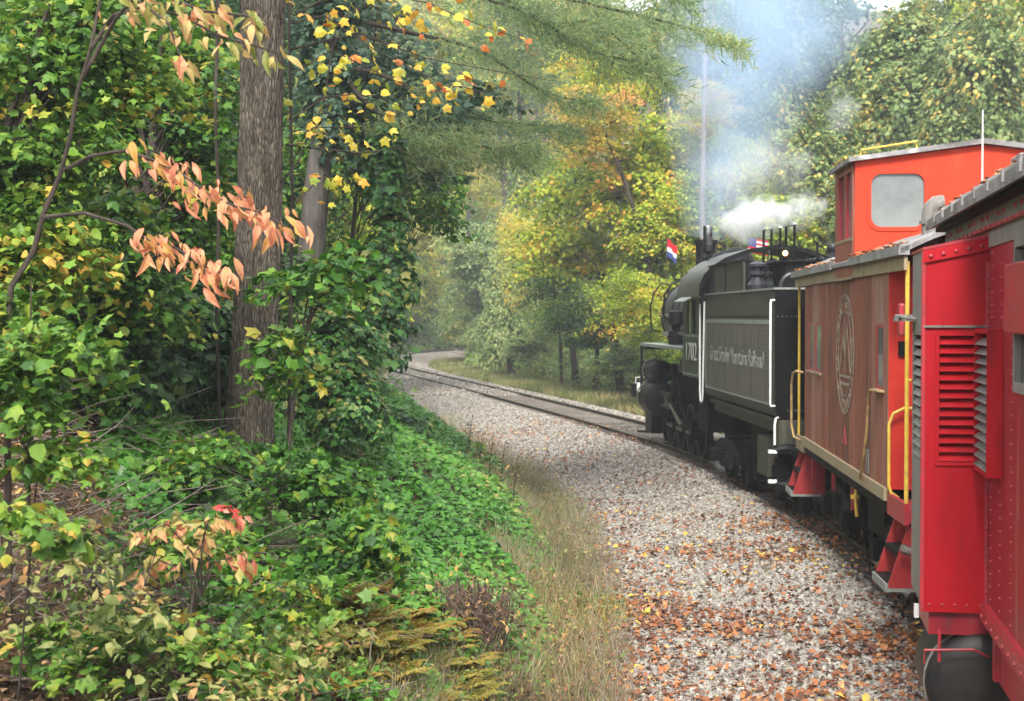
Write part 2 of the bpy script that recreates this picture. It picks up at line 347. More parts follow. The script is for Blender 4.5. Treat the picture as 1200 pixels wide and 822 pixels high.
# ------------------------------------------------------------------ rolling stock
def streaky(name, cols, rough=.5, sc=5, obj=.5, bump=.15, spec=.4, sx=7, hole=None):
    """paint that has faded in vertical streaks"""
    m = bpy.data.materials.new(name); m.use_nodes = True; nt = m.node_tree; L = nt.links.new
    p = nt.nodes['Principled BSDF']; p.inputs['Specular IOR Level'].default_value = spec
    tc = nt.nodes.new('ShaderNodeTexCoord'); mp = nt.nodes.new('ShaderNodeMapping'); mp.inputs['Scale'].default_value = (sx, sx, .45)
    L(tc.outputs['Object'], mp.inputs[0])
    oi = nt.nodes.new('ShaderNodeObjectInfo'); cm = nt.nodes.new('ShaderNodeCombineXYZ'); mu = nt.nodes.new('ShaderNodeMath'); mu.operation = 'MULTIPLY'; mu.inputs[1].default_value = 40
    L(oi.outputs['Random'], mu.inputs[0]); L(mu.outputs[0], cm.inputs[0]); L(cm.outputs[0], mp.inputs['Location'])
    n = nt.nodes.new('ShaderNodeTexNoise'); n.inputs['Scale'].default_value = sc; n.inputs['Detail'].default_value = 6; n.inputs['Roughness'].default_value = .6
    L(mp.outputs[0], n.inputs['Vector'])
    a = nt.nodes.new('ShaderNodeMath'); a.operation = 'MULTIPLY_ADD'; a.inputs[1].default_value = obj * .5; a.inputs[2].default_value = -obj * .25
    L(oi.outputs['Random'], a.inputs[0]); b = nt.nodes.new('ShaderNodeMath'); b.operation = 'ADD'; b.use_clamp = True
    L(a.outputs[0], b.inputs[0]); L(n.outputs['Fac'], b.inputs[1])
    k = len(cols); r = ramp(nt, [(.28 + .46 * i / (k - 1), c) for i, c in enumerate(cols)]); L(b.outputs[0], r.inputs[0]); L(r.outputs[0], p.inputs['Base Color'])
    mr = nt.nodes.new('ShaderNodeMapRange'); mr.inputs['To Min'].default_value = rough - .15; mr.inputs['To Max'].default_value = min(1, rough + .2)
    L(n.outputs['Fac'], mr.inputs[0]); L(mr.outputs[0], p.inputs['Roughness'])
    bp = nt.nodes.new('ShaderNodeBump'); bp.inputs['Strength'].default_value = bump; bp.inputs['Distance'].default_value = .01
    L(n.outputs['Fac'], bp.inputs['Height']); L(bp.outputs[0], p.inputs['Normal'])
    return m
M = {}
M['red'] = streaky('bright_red_paint', [(.13, .006, .009), (.28, .004, .009), (.325, .004, .010), (.35, .018, .022)], .5, sc=1.6, obj=0, sx=2.2, bump=.05, spec=.18)
M['maroon'] = streaky('maroon_paint', [(.11, .03, .035), (.21, .012, .022), (.25, .018, .028), (.24, .10, .10)], .32, sc=2, obj=0, sx=3, bump=.08, spec=.5)
M['redtrim'] = mat('red_trim', (.36, .02, .03), (.22, .03, .035), .45, scale=9)
M['grey'] = streaky('weathered_grey', [(.07, .065, .058), (.15, .14, .125), (.24, .225, .205)], .6, sc=3, obj=.2)
M['roofgrey'] = mat('roof_grey', (.24, .235, .235), (.10, .09, .085), .55, scale=5, amount=(.35, .6), c3=(.42, .42, .43), bump=.3, bscale=30)
M['dark'] = mat('dark_iron', (.009, .0085, .008), (.005, .005, .005), .65, scale=5, c3=(.022, .018, .014), spec=.08)
M['tank'] = mat('black_tank', (.010, .010, .012), (.03, .025, .02), .45, scale=3, spec=.25)
M['wood'] = streaky('faded_brown_boards', [(.065, .028, .02), (.17, .046, .028), (.235, .066, .038), (.215, .10, .075), (.27, .20, .17)], .55, sc=4.0, obj=.6, sx=5)
M['tan'] = streaky('tan_trim', [(.12, .095, .06), (.25, .19, .11), (.32, .27, .19)], .6, sc=3, obj=.1)
M['orange'] = streaky('orange_red_paint', [(.28, .03, .014), (.47, .036, .012), (.52, .041, .014), (.50, .075, .04)], .55, sc=1.8, obj=0, sx=2, bump=.05, spec=.18)
M['redwall'] = mat('end_wall_red', (.50, .028, .016), (.38, .022, .014), .45, scale=2)
M['yellow'] = mat('yellow_paint', (.62, .44, .06), (.45, .28, .05), .45, scale=14)
M['tanrail'] = mat('dull_yellow_rail', (.40, .28, .11), (.22, .13, .06), .5, scale=14)
M['white'] = mat('white_paint', (.78, .79, .80), (.6, .6, .58), .4, scale=14)
M['cream'] = mat('faded_cream_print', (.25, .215, .155), (.19, .125, .09), .7, scale=9)
M['green'] = streaky('dull_olive_paint', [(.018, .019, .014), (.040, .042, .031), (.068, .065, .050), (.135, .115, .092)], .55, sc=3, obj=0, sx=3.5, spec=.2)
M['cabgreen'] = mat('cab_green', (.045, .055, .035), (.028, .034, .024), .5, scale=3, c3=(.09, .10, .075))
M['black'] = mat('black_paint', (.006, .006, .007), (.004, .004, .004), .5, scale=3, spec=.14, c3=(.018, .016, .015))
M['boiler'] = mat('boiler_jacket', (.030, .032, .038), (.014, .015, .017), .4, 0, scale=3, spec=.3)
M['trimlight'] = mat('pale_lining', (.24, .26, .235), (.15, .165, .15), .6, scale=12)
M['number'] = mat('number_paint', (.55, .56, .50), (.38, .40, .35), .6, scale=12)
M['steel'] = mat('worn_steel', (.22, .20, .17), (.10, .085, .07), .35, .8, scale=9)
M['chrome'] = mat('bright_metal', (.30, .30, .32), (.16, .16, .17), .3, 1, scale=9)
M['rooflight'] = mat('cab_roof_paint', (.085, .09, .078), (.05, .053, .045), .45, scale=3, spec=.25)
mg = bpy.data.materials.new('window_glass'); mg.use_nodes = True; p = mg.node_tree.nodes['Principled BSDF']
p.inputs['Base Color'].default_value = (.045, .055, .055, 1); p.inputs['Roughness'].default_value = .06; p.inputs['Specular IOR Level'].default_value = .25
M['glass'] = mg
mg2 = mat('cupola_glass', (.19, .21, .205), (.075, .085, .085), .12, scale=.55, amount=(.42, .60), spec=.5); M['cglass'] = mg2

def side_text_matrix(x, y, z):     # on a left-hand side: reads from the front of the vehicle to the rear
    return Matrix(((0, 0, -1, x), (-1, 0, 0, y), (0, 1, 0, z), (0, 0, 0, 1)))
def wheel_mb(r, w=.13, spokes=0):
    b = MB()
    b.lathe((0, 0, 0), [(r * .80, -w / 2), (r, -w / 2), (r, w / 2 - .03), (r + .025, w / 2 - .03), (r + .025, w / 2), (r * .80, w / 2)], 28, 'x', True)
    if spokes:
        b.lathe((0, 0, 0), [(.12, -w * .8), (.15, 0), (.12, w * .8)], 14, 'x')
        for k in range(spokes):
            a = 2 * math.pi * k / spokes
            b.tube([(0, .1 * math.cos(a), .1 * math.sin(a)), (0, r * .84 * math.cos(a), r * .84 * math.sin(a))], [.032, .026], 5)
        b.prism([(-.24, -r * .78), (.24, -r * .78), (.32, -r * .55), (-.32, -r * .55)], -w / 2 + .01, w / 2 - .01, 'x')
    else:
        b.lathe((0, 0, 0), [(.10, -w * .9), (.13, -w * .4), (r * .84, -.02), (r * .84, .02), (.13, w * .4), (.10, w * .9)], 20, 'x')
    return b
W_car = wheel_mb(.42).mesh('wheel', M['dark'], False)
def make_truck(parent, y, x0=0, base=1.7):
    t = MB(); 
    for s in (-1, 1):
        t.prism([(y - base / 2 - .25, .42), (y - base / 2 - .25, .58), (y - .4, .78), (y + .4, .78), (y + base / 2 + .25, .58), (y + base / 2 + .25, .42), (y + .35, .28), (y - .35, .28)], x0 + s * 1.0 - .05, x0 + s * 1.0 + .05, 'x')
    t.box(x0 - 1.0, x0 + 1.0, y - .18, y + .18, .5, .85)
    f = t.build('truck', M['dark'], parent)
    for dy in (-base / 2, base / 2):
        for s in (-1, 1):
            wo = bpy.data.objects.new('wheel', W_car); link(wo, f); wo.location = (x0 + s * .76, y + dy, .42); wo.rotation_euler = (0, 0, math.pi if s > 0 else 0)
            MB().box(x0 + s * 1.09 - .07, x0 + s * 1.09 + .07, y + dy - .14, y + dy + .14, .32, .56).build('journal_box', M['dark'], f, bevel=.03)
            sp = MB(); sp.lathe((x0 + s * 1.02, y, .34), [(.09 if k % 2 else .065, .03 * k) for k in range(12)], 10, 'z'); 
        MB().cyl((x0 - .8, y + dy, .42), (x0 + .8, y + dy, .42), .07, 10).build('axle', M['dark'], f)
    for s in (-1, 1):
        sp = MB()
        for q in (-.13, .13): sp.lathe((x0 + s * 1.03, y + q, .34), [(.075 if k % 2 else .055, .03 * k) for k in range(12)], 10, 'z')
        sp.build('spring', M['dark'], f)
    return f

# ---- the red car beside the camera
TH = R(9.7)
car = empty('passenger_car', (4.58, 10.06, 0), -TH, 'bright red riveted railway car at the right edge with a louvred cabinet on its side', 'railway car')
wz = [(-11.2, -10.1), (-9.2, -8.1), (-7.2, -6.1), (-5.2, -4.1), (-3.2, -1.13)]
b = MB(); x0, x1 = -1.40, -1.34
e = -12
for a, c in wz:
    b.box(x0, x1, e, a, 1.0, 3.70); b.box(x0, x1, a, c, 1.0, 2.55); b.box(x0, x1, a, c, 3.47, 3.70); e = c
b.box(x0, x1, e, 2.5, 1.0, 3.70); b.box(1.34, 1.40, -12, 2.5, 1.0, 3.70); b.box(-1.34, 1.34, 2.42, 2.5, 1.0, 3.70); b.box(-1.34, 1.34, -12, -11.94, 1.0, 3.70)
b.build('body', M['maroon'], car)
MB().box(-1.34, 1.34, -11.94, 2.42, 1.0, 1.08).build('floor_plate', M['dark'], car)
for a, c in wz:
    fr = MB()
    for q in ((a, a + .06, 2.55, 3.47), (c - .06, c, 2.55, 3.47), (a + .06, c - .06, 2.55, 2.61), (a + .06, c - .06, 3.41, 3.47)): fr.box(-1.415, -1.36, *q)
    f = fr.build('window', M['grey'], car); MB().box(-1.375, -1.368, a + .06, c - .06, 2.61, 3.41).build('pane', M['glass'], f)
MB().box(-1.47, -1.417, -2.1, -1.16, 2.9, 3.31).build('window_shutter', M['redtrim'], car, bevel=.01)
pts = [(-1.57, 3.72), (-1.57, 3.80), (-1.2, 3.98), (-.6, 4.16), (0, 4.22), (.6, 4.16), (1.2, 3.98), (1.57, 3.80), (1.57, 3.72), (1.2, 3.85), (0, 4.1), (-1.2, 3.85)]
rf = MB().prism(pts, -12.1, 2.7).build('roof', M['roofgrey'], car)
MB().box(-1.50, 1.50, -12, 2.55, 3.70, 3.735).build('soffit', M['dark'], car)
for k in range(22):
    y = 2.5 - k * .62; MB().prism([(-1.585, 3.745), (-1.585, 3.815), (-1.2, 3.998), (-1.1, 3.998), (-1.1, 3.97), (-1.2, 3.96), (-1.56, 3.80), (-1.56, 3.745)], y, y + .05).build('roof_rib', M['roofgrey'], rf)
lt = MB(); q = random.Random(19)
for k in range(260):
    y = q.uniform(-6, 2.5); x = q.uniform(-1.56, -1.30); a = q.uniform(0, 6.28); s = q.uniform(.02, .04); zz = 3.81 + (x + 1.57) * .49
    lt.add([(x + s * math.cos(a + t), y + s * math.sin(a + t), zz + q.uniform(0, .025)) for t in (0, 1.6, 3.1, 4.7)], [(0, 1, 2, 3)])
lt.build('roof_leaves', mat('dead_leaf', (.35, .13, .04), (.22, .12, .06), .8, scale=8), rf, kind='stuff')
for k in range(5):
    MB().box(-1.38, -1.1, -1.1 - k * .9, -.75 - k * .9, 3.88, 3.98 + .02 * k).build('roof_step', M['roofgrey'], rf, bevel=.01)
MB().box(-1.425, -1.40, -12, 2.5, 3.60, 3.70).build('letterboard', M['grey'], car)
MB().box(-1.412, -1.40, -12, 0, 3.46, 3.575).build('faded_band', M['grey'], car)
bd = MB().box(-1.44, -1.40, -12, 2.5, 3.575, 3.60).box(-1.45, -1.40, -12, 2.5, .96, 1.05).box(-1.44, -1.40, -12, -.02, 1.05, 1.075).build('bead', M['redtrim'], car)
rv = MB()
for k in range(60):
    y = 2.3 - k * .24
    if k % 3 != 2:
        rv.dome((-1.425, y, 3.655), .02, -.02); 
    rv.dome((-1.44, y, 3.588), .013, -.012); rv.dome((-1.45, y, 1.0), .02, -.015)
for y in (-.14, -.56, -1.02): 
    for k in range(28): rv.dome((-1.40, y, 1.12 + k * .085), .011, -.010)
rv.build('rivets', M['redtrim'], car, kind='stuff')
# the cabinet that stands out from the wall
cb = empty('louvred_cabinet', (0, 0, 0), parent=car)
XO, XI = -1.83, -1.402
side_t = lambda x: 3.445 + (x - XO) * .20
b = MB()
ox0, ox1, oz0, oz1 = -1.725, -1.455, 2.02, 2.87
b.box(XO, ox0, 0, .03, 1.0, 3.3); b.box(ox1, XI, 0, .03, 1.0, 3.3); b.box(ox0, ox1, 0, .03, 1.0, oz0); b.box(ox0, ox1, 0, .03, oz1, 3.3)
b.prism([(XO, 3.3), (XI, 3.3), (XI, side_t(XI)), (XO, side_t(XO))], 0, .03)
b.box(XO + .02, XI, .79, .82, 1.0, 3.44)
b.build('rear_panel', M['red'], cb)
b = MB(); b.box(XO, XO + .02, .03, .82, 1.05, 2.02); b.box(XO, XO + .02, .03, .82, 2.87, 3.445); b.box(XO, XO + .02, .03, .14, 2.02, 2.87); b.box(XO, XO + .02, .70, .82, 2.02, 2.87)
b.build('outer_panel', M['grey'], cb)
MB().prism([(XO - .01, 3.445), (XI, side_t(XI)), (XI, side_t(XI) + .02), (XO - .01, 3.465)], -.02, .84).build('top_cap', M['redtrim'], cb)
MB().prism([(XO - .004, 3.36), (XI, 3.445), (XI, side_t(XI) - .002), (XO - .004, side_t(XO) - .002)], -.022, -.002).build('riveted_strip', M['red'], cb)
MB().box(XO, XI, -.02, -.002, 2.925, 2.94).build('seam_lip', M['grey'], cb)
MB().box(XO - .012, XO + .012, -.014, .03, 1.0, 3.44).build('corner_angle', M['redtrim'], cb)
MB().box(-1.425, XI, -.016, -.001, 1.0, 3.36).build('corner_flange', M['redtrim'], cb)
lf = MB()
for q in ((ox0 - .025, ox0, oz0 - .025, oz1 + .025), (ox1, ox1 + .025, oz0 - .025, oz1 + .025), (ox0, ox1, oz0 - .025, oz0), (ox0, ox1, oz1, oz1 + .025)): lf.box(q[0], q[1], -.014, -.002, q[2], q[3])
lf.build('louvre_frame', M['red'], cb)
sl = MB().prism([(-.012, 0), (-.006, 0), (.045, .048), (.039, .052)], ox0 + .003, ox1 - .003, 'x').mesh('slat', M['red'])
for k in range(14):
    o = bpy.data.objects.new('slat', sl); link(o, cb); o.location = (0, .0, oz0 + .006 + k * .0604)
sl2 = MB().prism([(-.006, 0), (.0, 0), (.03, .035), (.026, .04)], .14, .70, 'y').mesh('slat', M['grey'])
for k in range(12):
    o = bpy.data.objects.new('slat', sl2); link(o, cb); o.location = (XO - .002, 0, 2.03 + k * .07)
MB().box(XO + .06, XI - .01, .12, .76, 1.1, 3.3).build('dark_interior', M['dark'], cb)
MB().box(XO + .05, XI, .05, .78, .84, .99).build('base_beam', M['maroon'], cb)
rv = MB()
for k in range(5): rv.dome((XO + .045 + k * .082, -.022, 3.405 + k * .0165), .017, -.016, 'y')
for k in range(27): rv.dome((-1.413, -.016, 1.06 + k * .085), .010, -.010, 'y')
for k in range(5): rv.dome((XO + .05 + k * .083, 0, 1.05), .012, -.012, 'y')
for k in range(26):
    rv.dome((XO, .09, 1.1 + k * .09), .010, -.010, 'x'); rv.dome((XO, .76, 1.1 + k * .09), .010, -.010, 'x')
rv.build('rivets', M['redtrim'], cb, kind='stuff')
hb = MB()
for q in ((-.66, -.63, 1.98, 2.92), (-.03, -.016, 1.98, 2.92), (-.63, -.03, 1.98, 2.01), (-.63, -.03, 2.89, 2.92)): hb.box(-1.50, -1.402, *q)
h = hb.build('louvred_hatch', M['red'], car)
sl3 = MB().prism([(-.012, 0), (-.004, 0), (.05, .035), (.045, .045)], -.63, -.03, 'y').mesh('slat', M['grey'])
for k in range(14):
    o = bpy.data.objects.new('slat', sl3); link(o, h); o.location = (-1.49, 0, 2.015 + k * .0615)
MB().box(-1.43, -1.402, -.63, -.03, 2.01, 2.89).build('hatch_back', M['dark'], h)
MB().tube([(XO, .5, 2.98), (XO - .1, .5, 3.0), (XO - .12, .78, 3.0), (XO, .8, 3.0)], .014, 8).build('grab_iron', M['grey'], cb)
MB().box(XO - .14, XO, .60, .78, 2.965, 2.995).build('bracket', M['grey'], cb)
dr = MB().lathe((-1.43, .02, .50), [(.0, -.05), (.12, -.045), (.25, -.03), (.33, 0), (.36, .04), (.365, .08), (.365, .86), (.33, .9), (.1, .93)], 32, 'y').build('air_tank', M['tank'], car, smooth=True)
MB().lathe((-1.43, .02, .50), [(.368, .10), (.374, .10), (.374, .16), (.368, .16)], 32, 'y', True).build('tank_band', M['grey'], dr)
MB().tube([(-1.82, -.1, .67), (-1.82, -.1, .76), (-1.50, -.1, .775), (-1.4, -.06, .72)], .009, 6).tube([(-1.72, -.08, .90), (-1.72, -.08, .68)], .011, 6).build('brake_rod', M['redtrim'], car)
MB().box(-1.85, -1.82, .3, .36, .90, .99).build('hose_end', M['white'], car)
MB().box(-1.36, -1.16, -1.5, -.1, .60, .98).box(-1.40, -1.36, -.35, -.25, .62, .98).build('underframe', M['redtrim'], car)
MB().box(-1.0, 1.0, -11.5, 2.3, .78, .98).build('centre_sill', M['dark'], car)
make_truck(car, -8.6); make_truck(car, 1.3, .2)
for i, (y, h, lb) in enumerate(((-.37, .52, 'thin white antenna mast standing on the red car roof in front of the orange cupola'), (-2.35, .62, 'thin white antenna mast at the right edge of the photograph above the car roof'))):
    tag(MB().tube([(0, 0, 0), (0, 0, h)], [.008, .005], 8).lathe((0, 0, 0), [(.03, 0), (.03, .02), (.012, .05)], 10).build('antenna_mast', mat('mast_paint', (.55, .55, .53), (.4, .4, .38), .5, scale=9)), lb, 'antenna')
    o = C.collection.objects[-1]; mw = Matrix.Translation((4.58, 10.06, 0)) @ Matrix.Rotation(-TH, 4, 'Z'); o.location = mw @ Vector((-1.5, y, 3.815))

# ---- the caboose
T2 = R(3.8)
cab = empty('caboose', (4.977, 14.71, 0), -T2, 'faded brown caboose with orange red cupola, yellow handrails and round emblem', 'caboose')
cab.empty_display_size = .2
CM = Matrix.Translation((4.977, 14.71, 0)) @ Matrix.Rotation(-T2, 4, 'Z')
wins = [(.26, .70), (4.76, 5.38), (5.60, 6.06)]
WZ0, WZ1 = 2.28, 2.92
xs = sorted(set([0, 6.5] + [v for a in wins for v in a])); edges = []
for a, c in zip(xs[:-1], xs[1:]):
    k = max(1, round((c - a) / .30)); edges += [(a + (c - a) * i / k, a + (c - a) * (i + 1) / k) for i in range(k)]
PJ = random.Random(5)
for a, c in edges:
    mid = (a + c) / 2; pr = PJ.uniform(0, .006); spans = [(1.33, 3.42)]
    if any(q[0] < mid < q[1] for q in wins): spans = [(1.33, WZ0), (WZ1, 3.42)]
    for z0, z1 in spans:
        MB().box(-1.35 - pr, -1.31, a + .004, c - .004, z0, z1).build('plank', M['wood'], cab)
MB().box(-1.31, -1.29, 0.01, 6.49, 1.33, WZ0).box(-1.31, -1.29, 0.01, 6.49, WZ1, 3.42).box(1.30, 1.35, 0, 6.5, 1.33, 3.42).box(-1.28, 1.30, 6.45, 6.5, 1.33, 3.42).build('inner_wall', M['dark'], cab)
for a, c in wins:
    fr = MB()
    for q in ((a, a + .03, WZ0, WZ1), (c - .10, c, WZ0, WZ1), (a + .03, c - .10, WZ0, WZ0 + .03), (a + .03, c - .10, WZ1 - .03, WZ1)): fr.box(-1.354, -1.33, *q)
    f = fr.build('window', M['redtrim'], cab); MB().box(-1.350, -1.345, a + .03, c - .10, WZ0 + .03, WZ1 - .03).build('pane', M['glass'], f)
    MB().box(-1.385, -1.30, a - .03, c + .03, WZ0 - .03, WZ0 - .002).build('sill', M['tan'], f)
MB().box(-1.385, -1.352, -.95, 7.4, 3.42, 3.56).box(1.352, 1.385, -.95, 7.4, 3.42, 3.56).build('fascia', M['tan'], cab)
MB().box(-1.39, -1.35, 0, 6.52, 1.22, 1.34).build('side_sill', M['tan'], cab)
MB().box(-1.34, 1.34, -.05, 6.5, 1.1, 1.24).build('floor_frame', M['dark'], cab)
MB().box(-1.35, -1.29, 0, .05, 1.33, 3.5).box(-1.29, -.4, 0, .05, 1.33, 3.5).box(.4, 1.30, 0, .05, 1.33, 3.5).box(-.4, .4, 0, .05, 3.1, 3.5).build('end_wall', M['redwall'], cab)
dr = MB().box(-.4, .4, .015, .05, 1.33, 3.1).build('door', M['redwall'], cab); MB().box(-.25, .25, .008, .014, 2.3, 2.85).build('pane', M['glass'], dr)
for y0, y1 in ((-.9, -.02), (6.52, 7.4)):
    MB().box(-1.32, 1.32, y0, y1, 1.12, 1.24).build('platform', M['redtrim'], cab)
    MB().box(-1.36, -1.32, y0, y1, 1.10, 1.30).build('platform_side', M['redtrim' if y0 < 0 else 'tan'], cab)
def arc(x, e, ap): return e + (ap - e) * (1 - (x / 1.42) ** 2)
rx = [-1.42 + .284 * k for k in range(11)]
pts = [(x, arc(x, 3.565, 3.93)) for x in rx] + [(x, arc(x, 3.61, 3.98)) for x in rx[::-1]]
rf = MB().prism(pts, -.98, 7.5).build('roof', M['roofgrey'], cab)
MB().box(-1.44, -1.34, -.98, 2.0, 3.555, 3.64).box(-1.44, -1.34, 3.46, 7.5, 3.555, 3.64).build('gutter', M['roofgrey'], rf)
lt = MB(); q = random.Random(9)
for k in range(150):
    y = q.choice([q.uniform(-.95, 1.95), q.uniform(3.5, 7.4)]); x = q.uniform(-1.43, -1.30); a = q.uniform(0, 6.28); s = q.uniform(.02, .045)
    lt.add([(x + s * math.cos(a + t), y + s * math.sin(a + t), 3.655 + q.uniform(0, .03)) for t in (0, 1.6, 3.1, 4.7)], [(0, 1, 2, 3)])
lt.build('roof_leaves', mat('dead_leaf', (.35, .13, .04), (.22, .12, .06), .8, scale=8), rf, kind='stuff')
# cupola
cu = empty('cupola', (0, 0, 0), parent=cab)
cy0, cy1 = 2.0, 3.42
def ctop(x): return 4.69 + .17 * (1 - abs(x) / 1.37)
def rr(cx, cz, w, h, r, n=5):
    o = []
    for sx, sz, a0 in ((1, 1, 0), (-1, 1, 90), (-1, -1, 180), (1, -1, 270)):
        for k in range(n + 1):
            a = R(a0 + 90 * k / n); o.append((cx + sx * (w / 2 - r) + r * math.cos(a), cz + sz * (h / 2 - r) + r * math.sin(a)))
    return o
def wall_with_holes(y0, y1, m, name, holes):
    """cupola end wall: outline with rounded windows cut by a bmesh boolean-free ring fill"""
    b = MB(); xs = [-1.37, -.30, .30, 1.37]
    for hx, cell in holes:
        (cx, cz, w_, h_, r_) = hx; (cx0, cx1) = cell
        ring = rr(cx, cz, w_, h_, r_); n = len(ring); outer = []
        for (px, pz) in ring:
            dx, dz = px - cx, pz - cz
            tx = ((cx1 - cx) if dx > 0 else (cx0 - cx)) / dx if abs(dx) > 1e-6 else 1e9
            tz = (4.66 - cz if dz > 0 else 3.44 - cz) / dz if abs(dz) > 1e-6 else 1e9
            t = min(tx, tz); outer.append((cx + dx * t, cz + dz * t))
        v = [(p[0], y0, p[1]) for p in ring] + [(p[0], y0, p[1]) for p in outer] + [(p[0], y1, p[1]) for p in ring]
        f = [(i, (i + 1) % n, n + (i + 1) % n, n + i) for i in range(n)] + [(i, (i + 1) % n, 2 * n + (i + 1) % n, 2 * n + i) for i in range(n)]
        b.add(v, f)
        for X_, Z_ in ((cx0, 3.44), (cx0, 4.66), (cx1, 3.44), (cx1, 4.66)):   # fill the corner triangles
            best = sorted(range(n), key=lambda i: (outer[i][0] - X_) ** 2 + (outer[i][1] - Z_) ** 2)
            i = best[0]; j = (i + 1) % n; h_ = (i - 1) % n
            for j in ((i + 1) % n, (i - 1) % n):
                if abs(outer[i][0] - outer[j][0]) > 1e-5 and abs(outer[i][1] - outer[j][1]) > 1e-5:
                    b.add([(outer[i][0], y0, outer[i][1]), (outer[j][0], y0, outer[j][1]), (X_, y0, Z_)], [(0, 1, 2)])
    b.prism([(-1.37, 4.66), (1.37, 4.66), (1.37, 4.69), (0, 4.86), (-1.37, 4.69)], y0, y1)
    return b.build(name, m, cu)
hl = [((-.91, 4.265, .57, .58, .11), (-1.37, 0)), ((.91, 4.265, .57, .58, .11), (0, 1.37))]
wall_with_holes(cy0, cy0 + .06, M['orange'], 'rear_wall', hl); wall_with_holes(cy1, cy1 - .06, M['orange'], 'front_wall', hl)
for hx, _ in hl:
    ring = rr(*hx); ro = rr(hx[0], hx[1], hx[2] + .09, hx[3] + .09, .15); n = len(ring)
    for yy, s in ((cy0, -1), (cy1, 1)):
        v = [(p[0], yy + s * .012, p[1]) for p in ring] + [(p[0], yy + s * .012, p[1]) for p in ro] + [(p[0], yy, p[1]) for p in ro] + [(p[0], yy, p[1]) for p in ring]
        wf = MB().add(v, [(i + a * n, (i + 1) % n + a * n, (i + 1) % n + c * n, i + c * n) for i in range(n) for a, c in ((0, 1), (1, 2), (3, 0))]).build('window_frame', M['orange'], cu)
        MB().prism(rr(hx[0], hx[1], hx[2] + .02, hx[3] + .02, .11), yy - s * .02, yy - s * .03).build('pane', M['cglass'], wf)
ow = [(2.15, 2.58), (2.66, 3.12)]
for s in (-1, 1):
    b = MB(); X0, X1 = s * 1.39, s * 1.33; lo, hi = min(X0, X1), max(X0, X1)
    b.box(lo, hi, cy0 + .06, 2.15, 3.42, 4.69); b.box(lo, hi, 3.12, cy1 - .06, 3.42, 4.69); b.box(lo, hi, 2.15, 3.12, 3.42, 3.86); b.box(lo, hi, 2.15, 3.12, 4.6, 4.69); b.box(lo, hi, 2.58, 2.66, 3.86, 4.6)
    sw = b.build('side_wall', M['tan' if s > 0 else 'wood'], cu)
    for a, c in ow:
        f = MB().box(lo + .01, hi - .01, a, a + .04, 3.86, 4.6).box(lo + .01, hi - .01, c - .04, c, 3.86, 4.6).build('window_frame', M['redtrim'], cu)
        MB().box(s * 1.35 - .004, s * 1.35 + .004, a + .04, c - .04, 3.86, 4.6).build('pane', M['cglass'] if a < 2.5 else M['glass'], f)
MB().box(-1.395, -1.39, cy0 + .03, cy1 - .03, 3.84, 3.87).box(-1.395, -1.39, cy0 + .03, cy1 - .03, 3.41, 3.44).build('side_trim', M['tan'], cu)
MB().prism([(-1.45, 4.68), (0, 4.87), (1.45, 4.68), (1.45, 4.73), (0, 4.925), (-1.45, 4.73)], cy0 - .08, cy1 + .1).build('cupola_roof', M['roofgrey'], cu)
MB().tube([(-1.3, cy0 + .05, 4.74), (-1.3, cy0 + .05, 4.82), (-.70, cy0 + .05, 4.91), (-.70, cy0 + .05, 4.84)], .013, 6).build('roof_grab_rail', M['yellow'], cu)
MB().tube([(-1.38, cy0 + .5, 4.73), (-1.40, cy0 + .5, 4.79), (-1.40, cy0 + 1.3, 4.79), (-1.38, cy0 + 1.3, 4.73)], .013, 6).build('roof_grab_rail', M['yellow'], cu)
# vent pipe
vp = MB().tube([(-.93, .2, 3.70), (-.93, .2, 4.0), (-.915, .2, 4.05), (-.88, .2, 4.085), (-.80, .2, 4.09)], [.075, .075, .08, .085, .095], 14, False).build('smoke_jack', M['grey'], cab, smooth=True)
MB().lathe((-.93, .2, 3.9), [(.075, 0), (.1, 0), (.1, .03), (.075, .03)], 14).build('collar', M['grey'], vp)
# handrails
def rail(pts, m, r=.016, n=8, parent=None, name='handrail'): return MB().tube(pts, r, n).build(name, m, parent or cab, smooth=True)
rail([(-1.34, -.88, 1.15), (-1.34, -.88, 3.5)], M['yellow'], .020, name='post'); rail([(-1.33, 7.33, 1.2), (-1.33, 7.33, 3.45)], M['yellow'], .018, name='post')
rail([(-.95, -.1, 2.12), (-1.22, -.1, 2.12), (-1.32, -.1, 2.07), (-1.36, -.1, 1.97), (-1.36, -.1, 1.38), (-1.34, -.1, 1.31), (-1.27, -.1, 1.26)], M['yellow'])
rail([(-1.34, -.88, 2.42), (-.9, -.88, 2.42)], M['yellow'], .014); rail([(-1.05, -.3, 2.12), (-1.05, -.3, 1.8)], M['yellow'], .012)
rail([(-1.35, .20, 2.26), (-1.41, .22, 2.27), (-1.42, .62, 2.26), (-1.42, .74, 2.17), (-1.42, .82, 1.85), (-1.42, 1.0, 1.55), (-1.42, 1.26, 1.31), (-1.36, 1.3, 1.28)], M['tanrail'], .015)
rail([(-1.36, 6.6, 2.22), (-1.45, 6.62, 2.24), (-1.46, 6.95, 2.2), (-1.47, 7.05, 2.05), (-1.47, 7.05, 1.45), (-1.45, 6.9, 1.3), (-1.37, 6.75, 1.26)], M['tanrail'], .017)
MB().box(-1.40, -1.33, -.82, -.70, 2.82, 3.12).build('marker_bracket', M['redtrim'], cab, bevel=.02)
MB().box(-1.26, -1.18, -.04, 0, 2.62, 2.76).build('hook', M['dark'], cab)
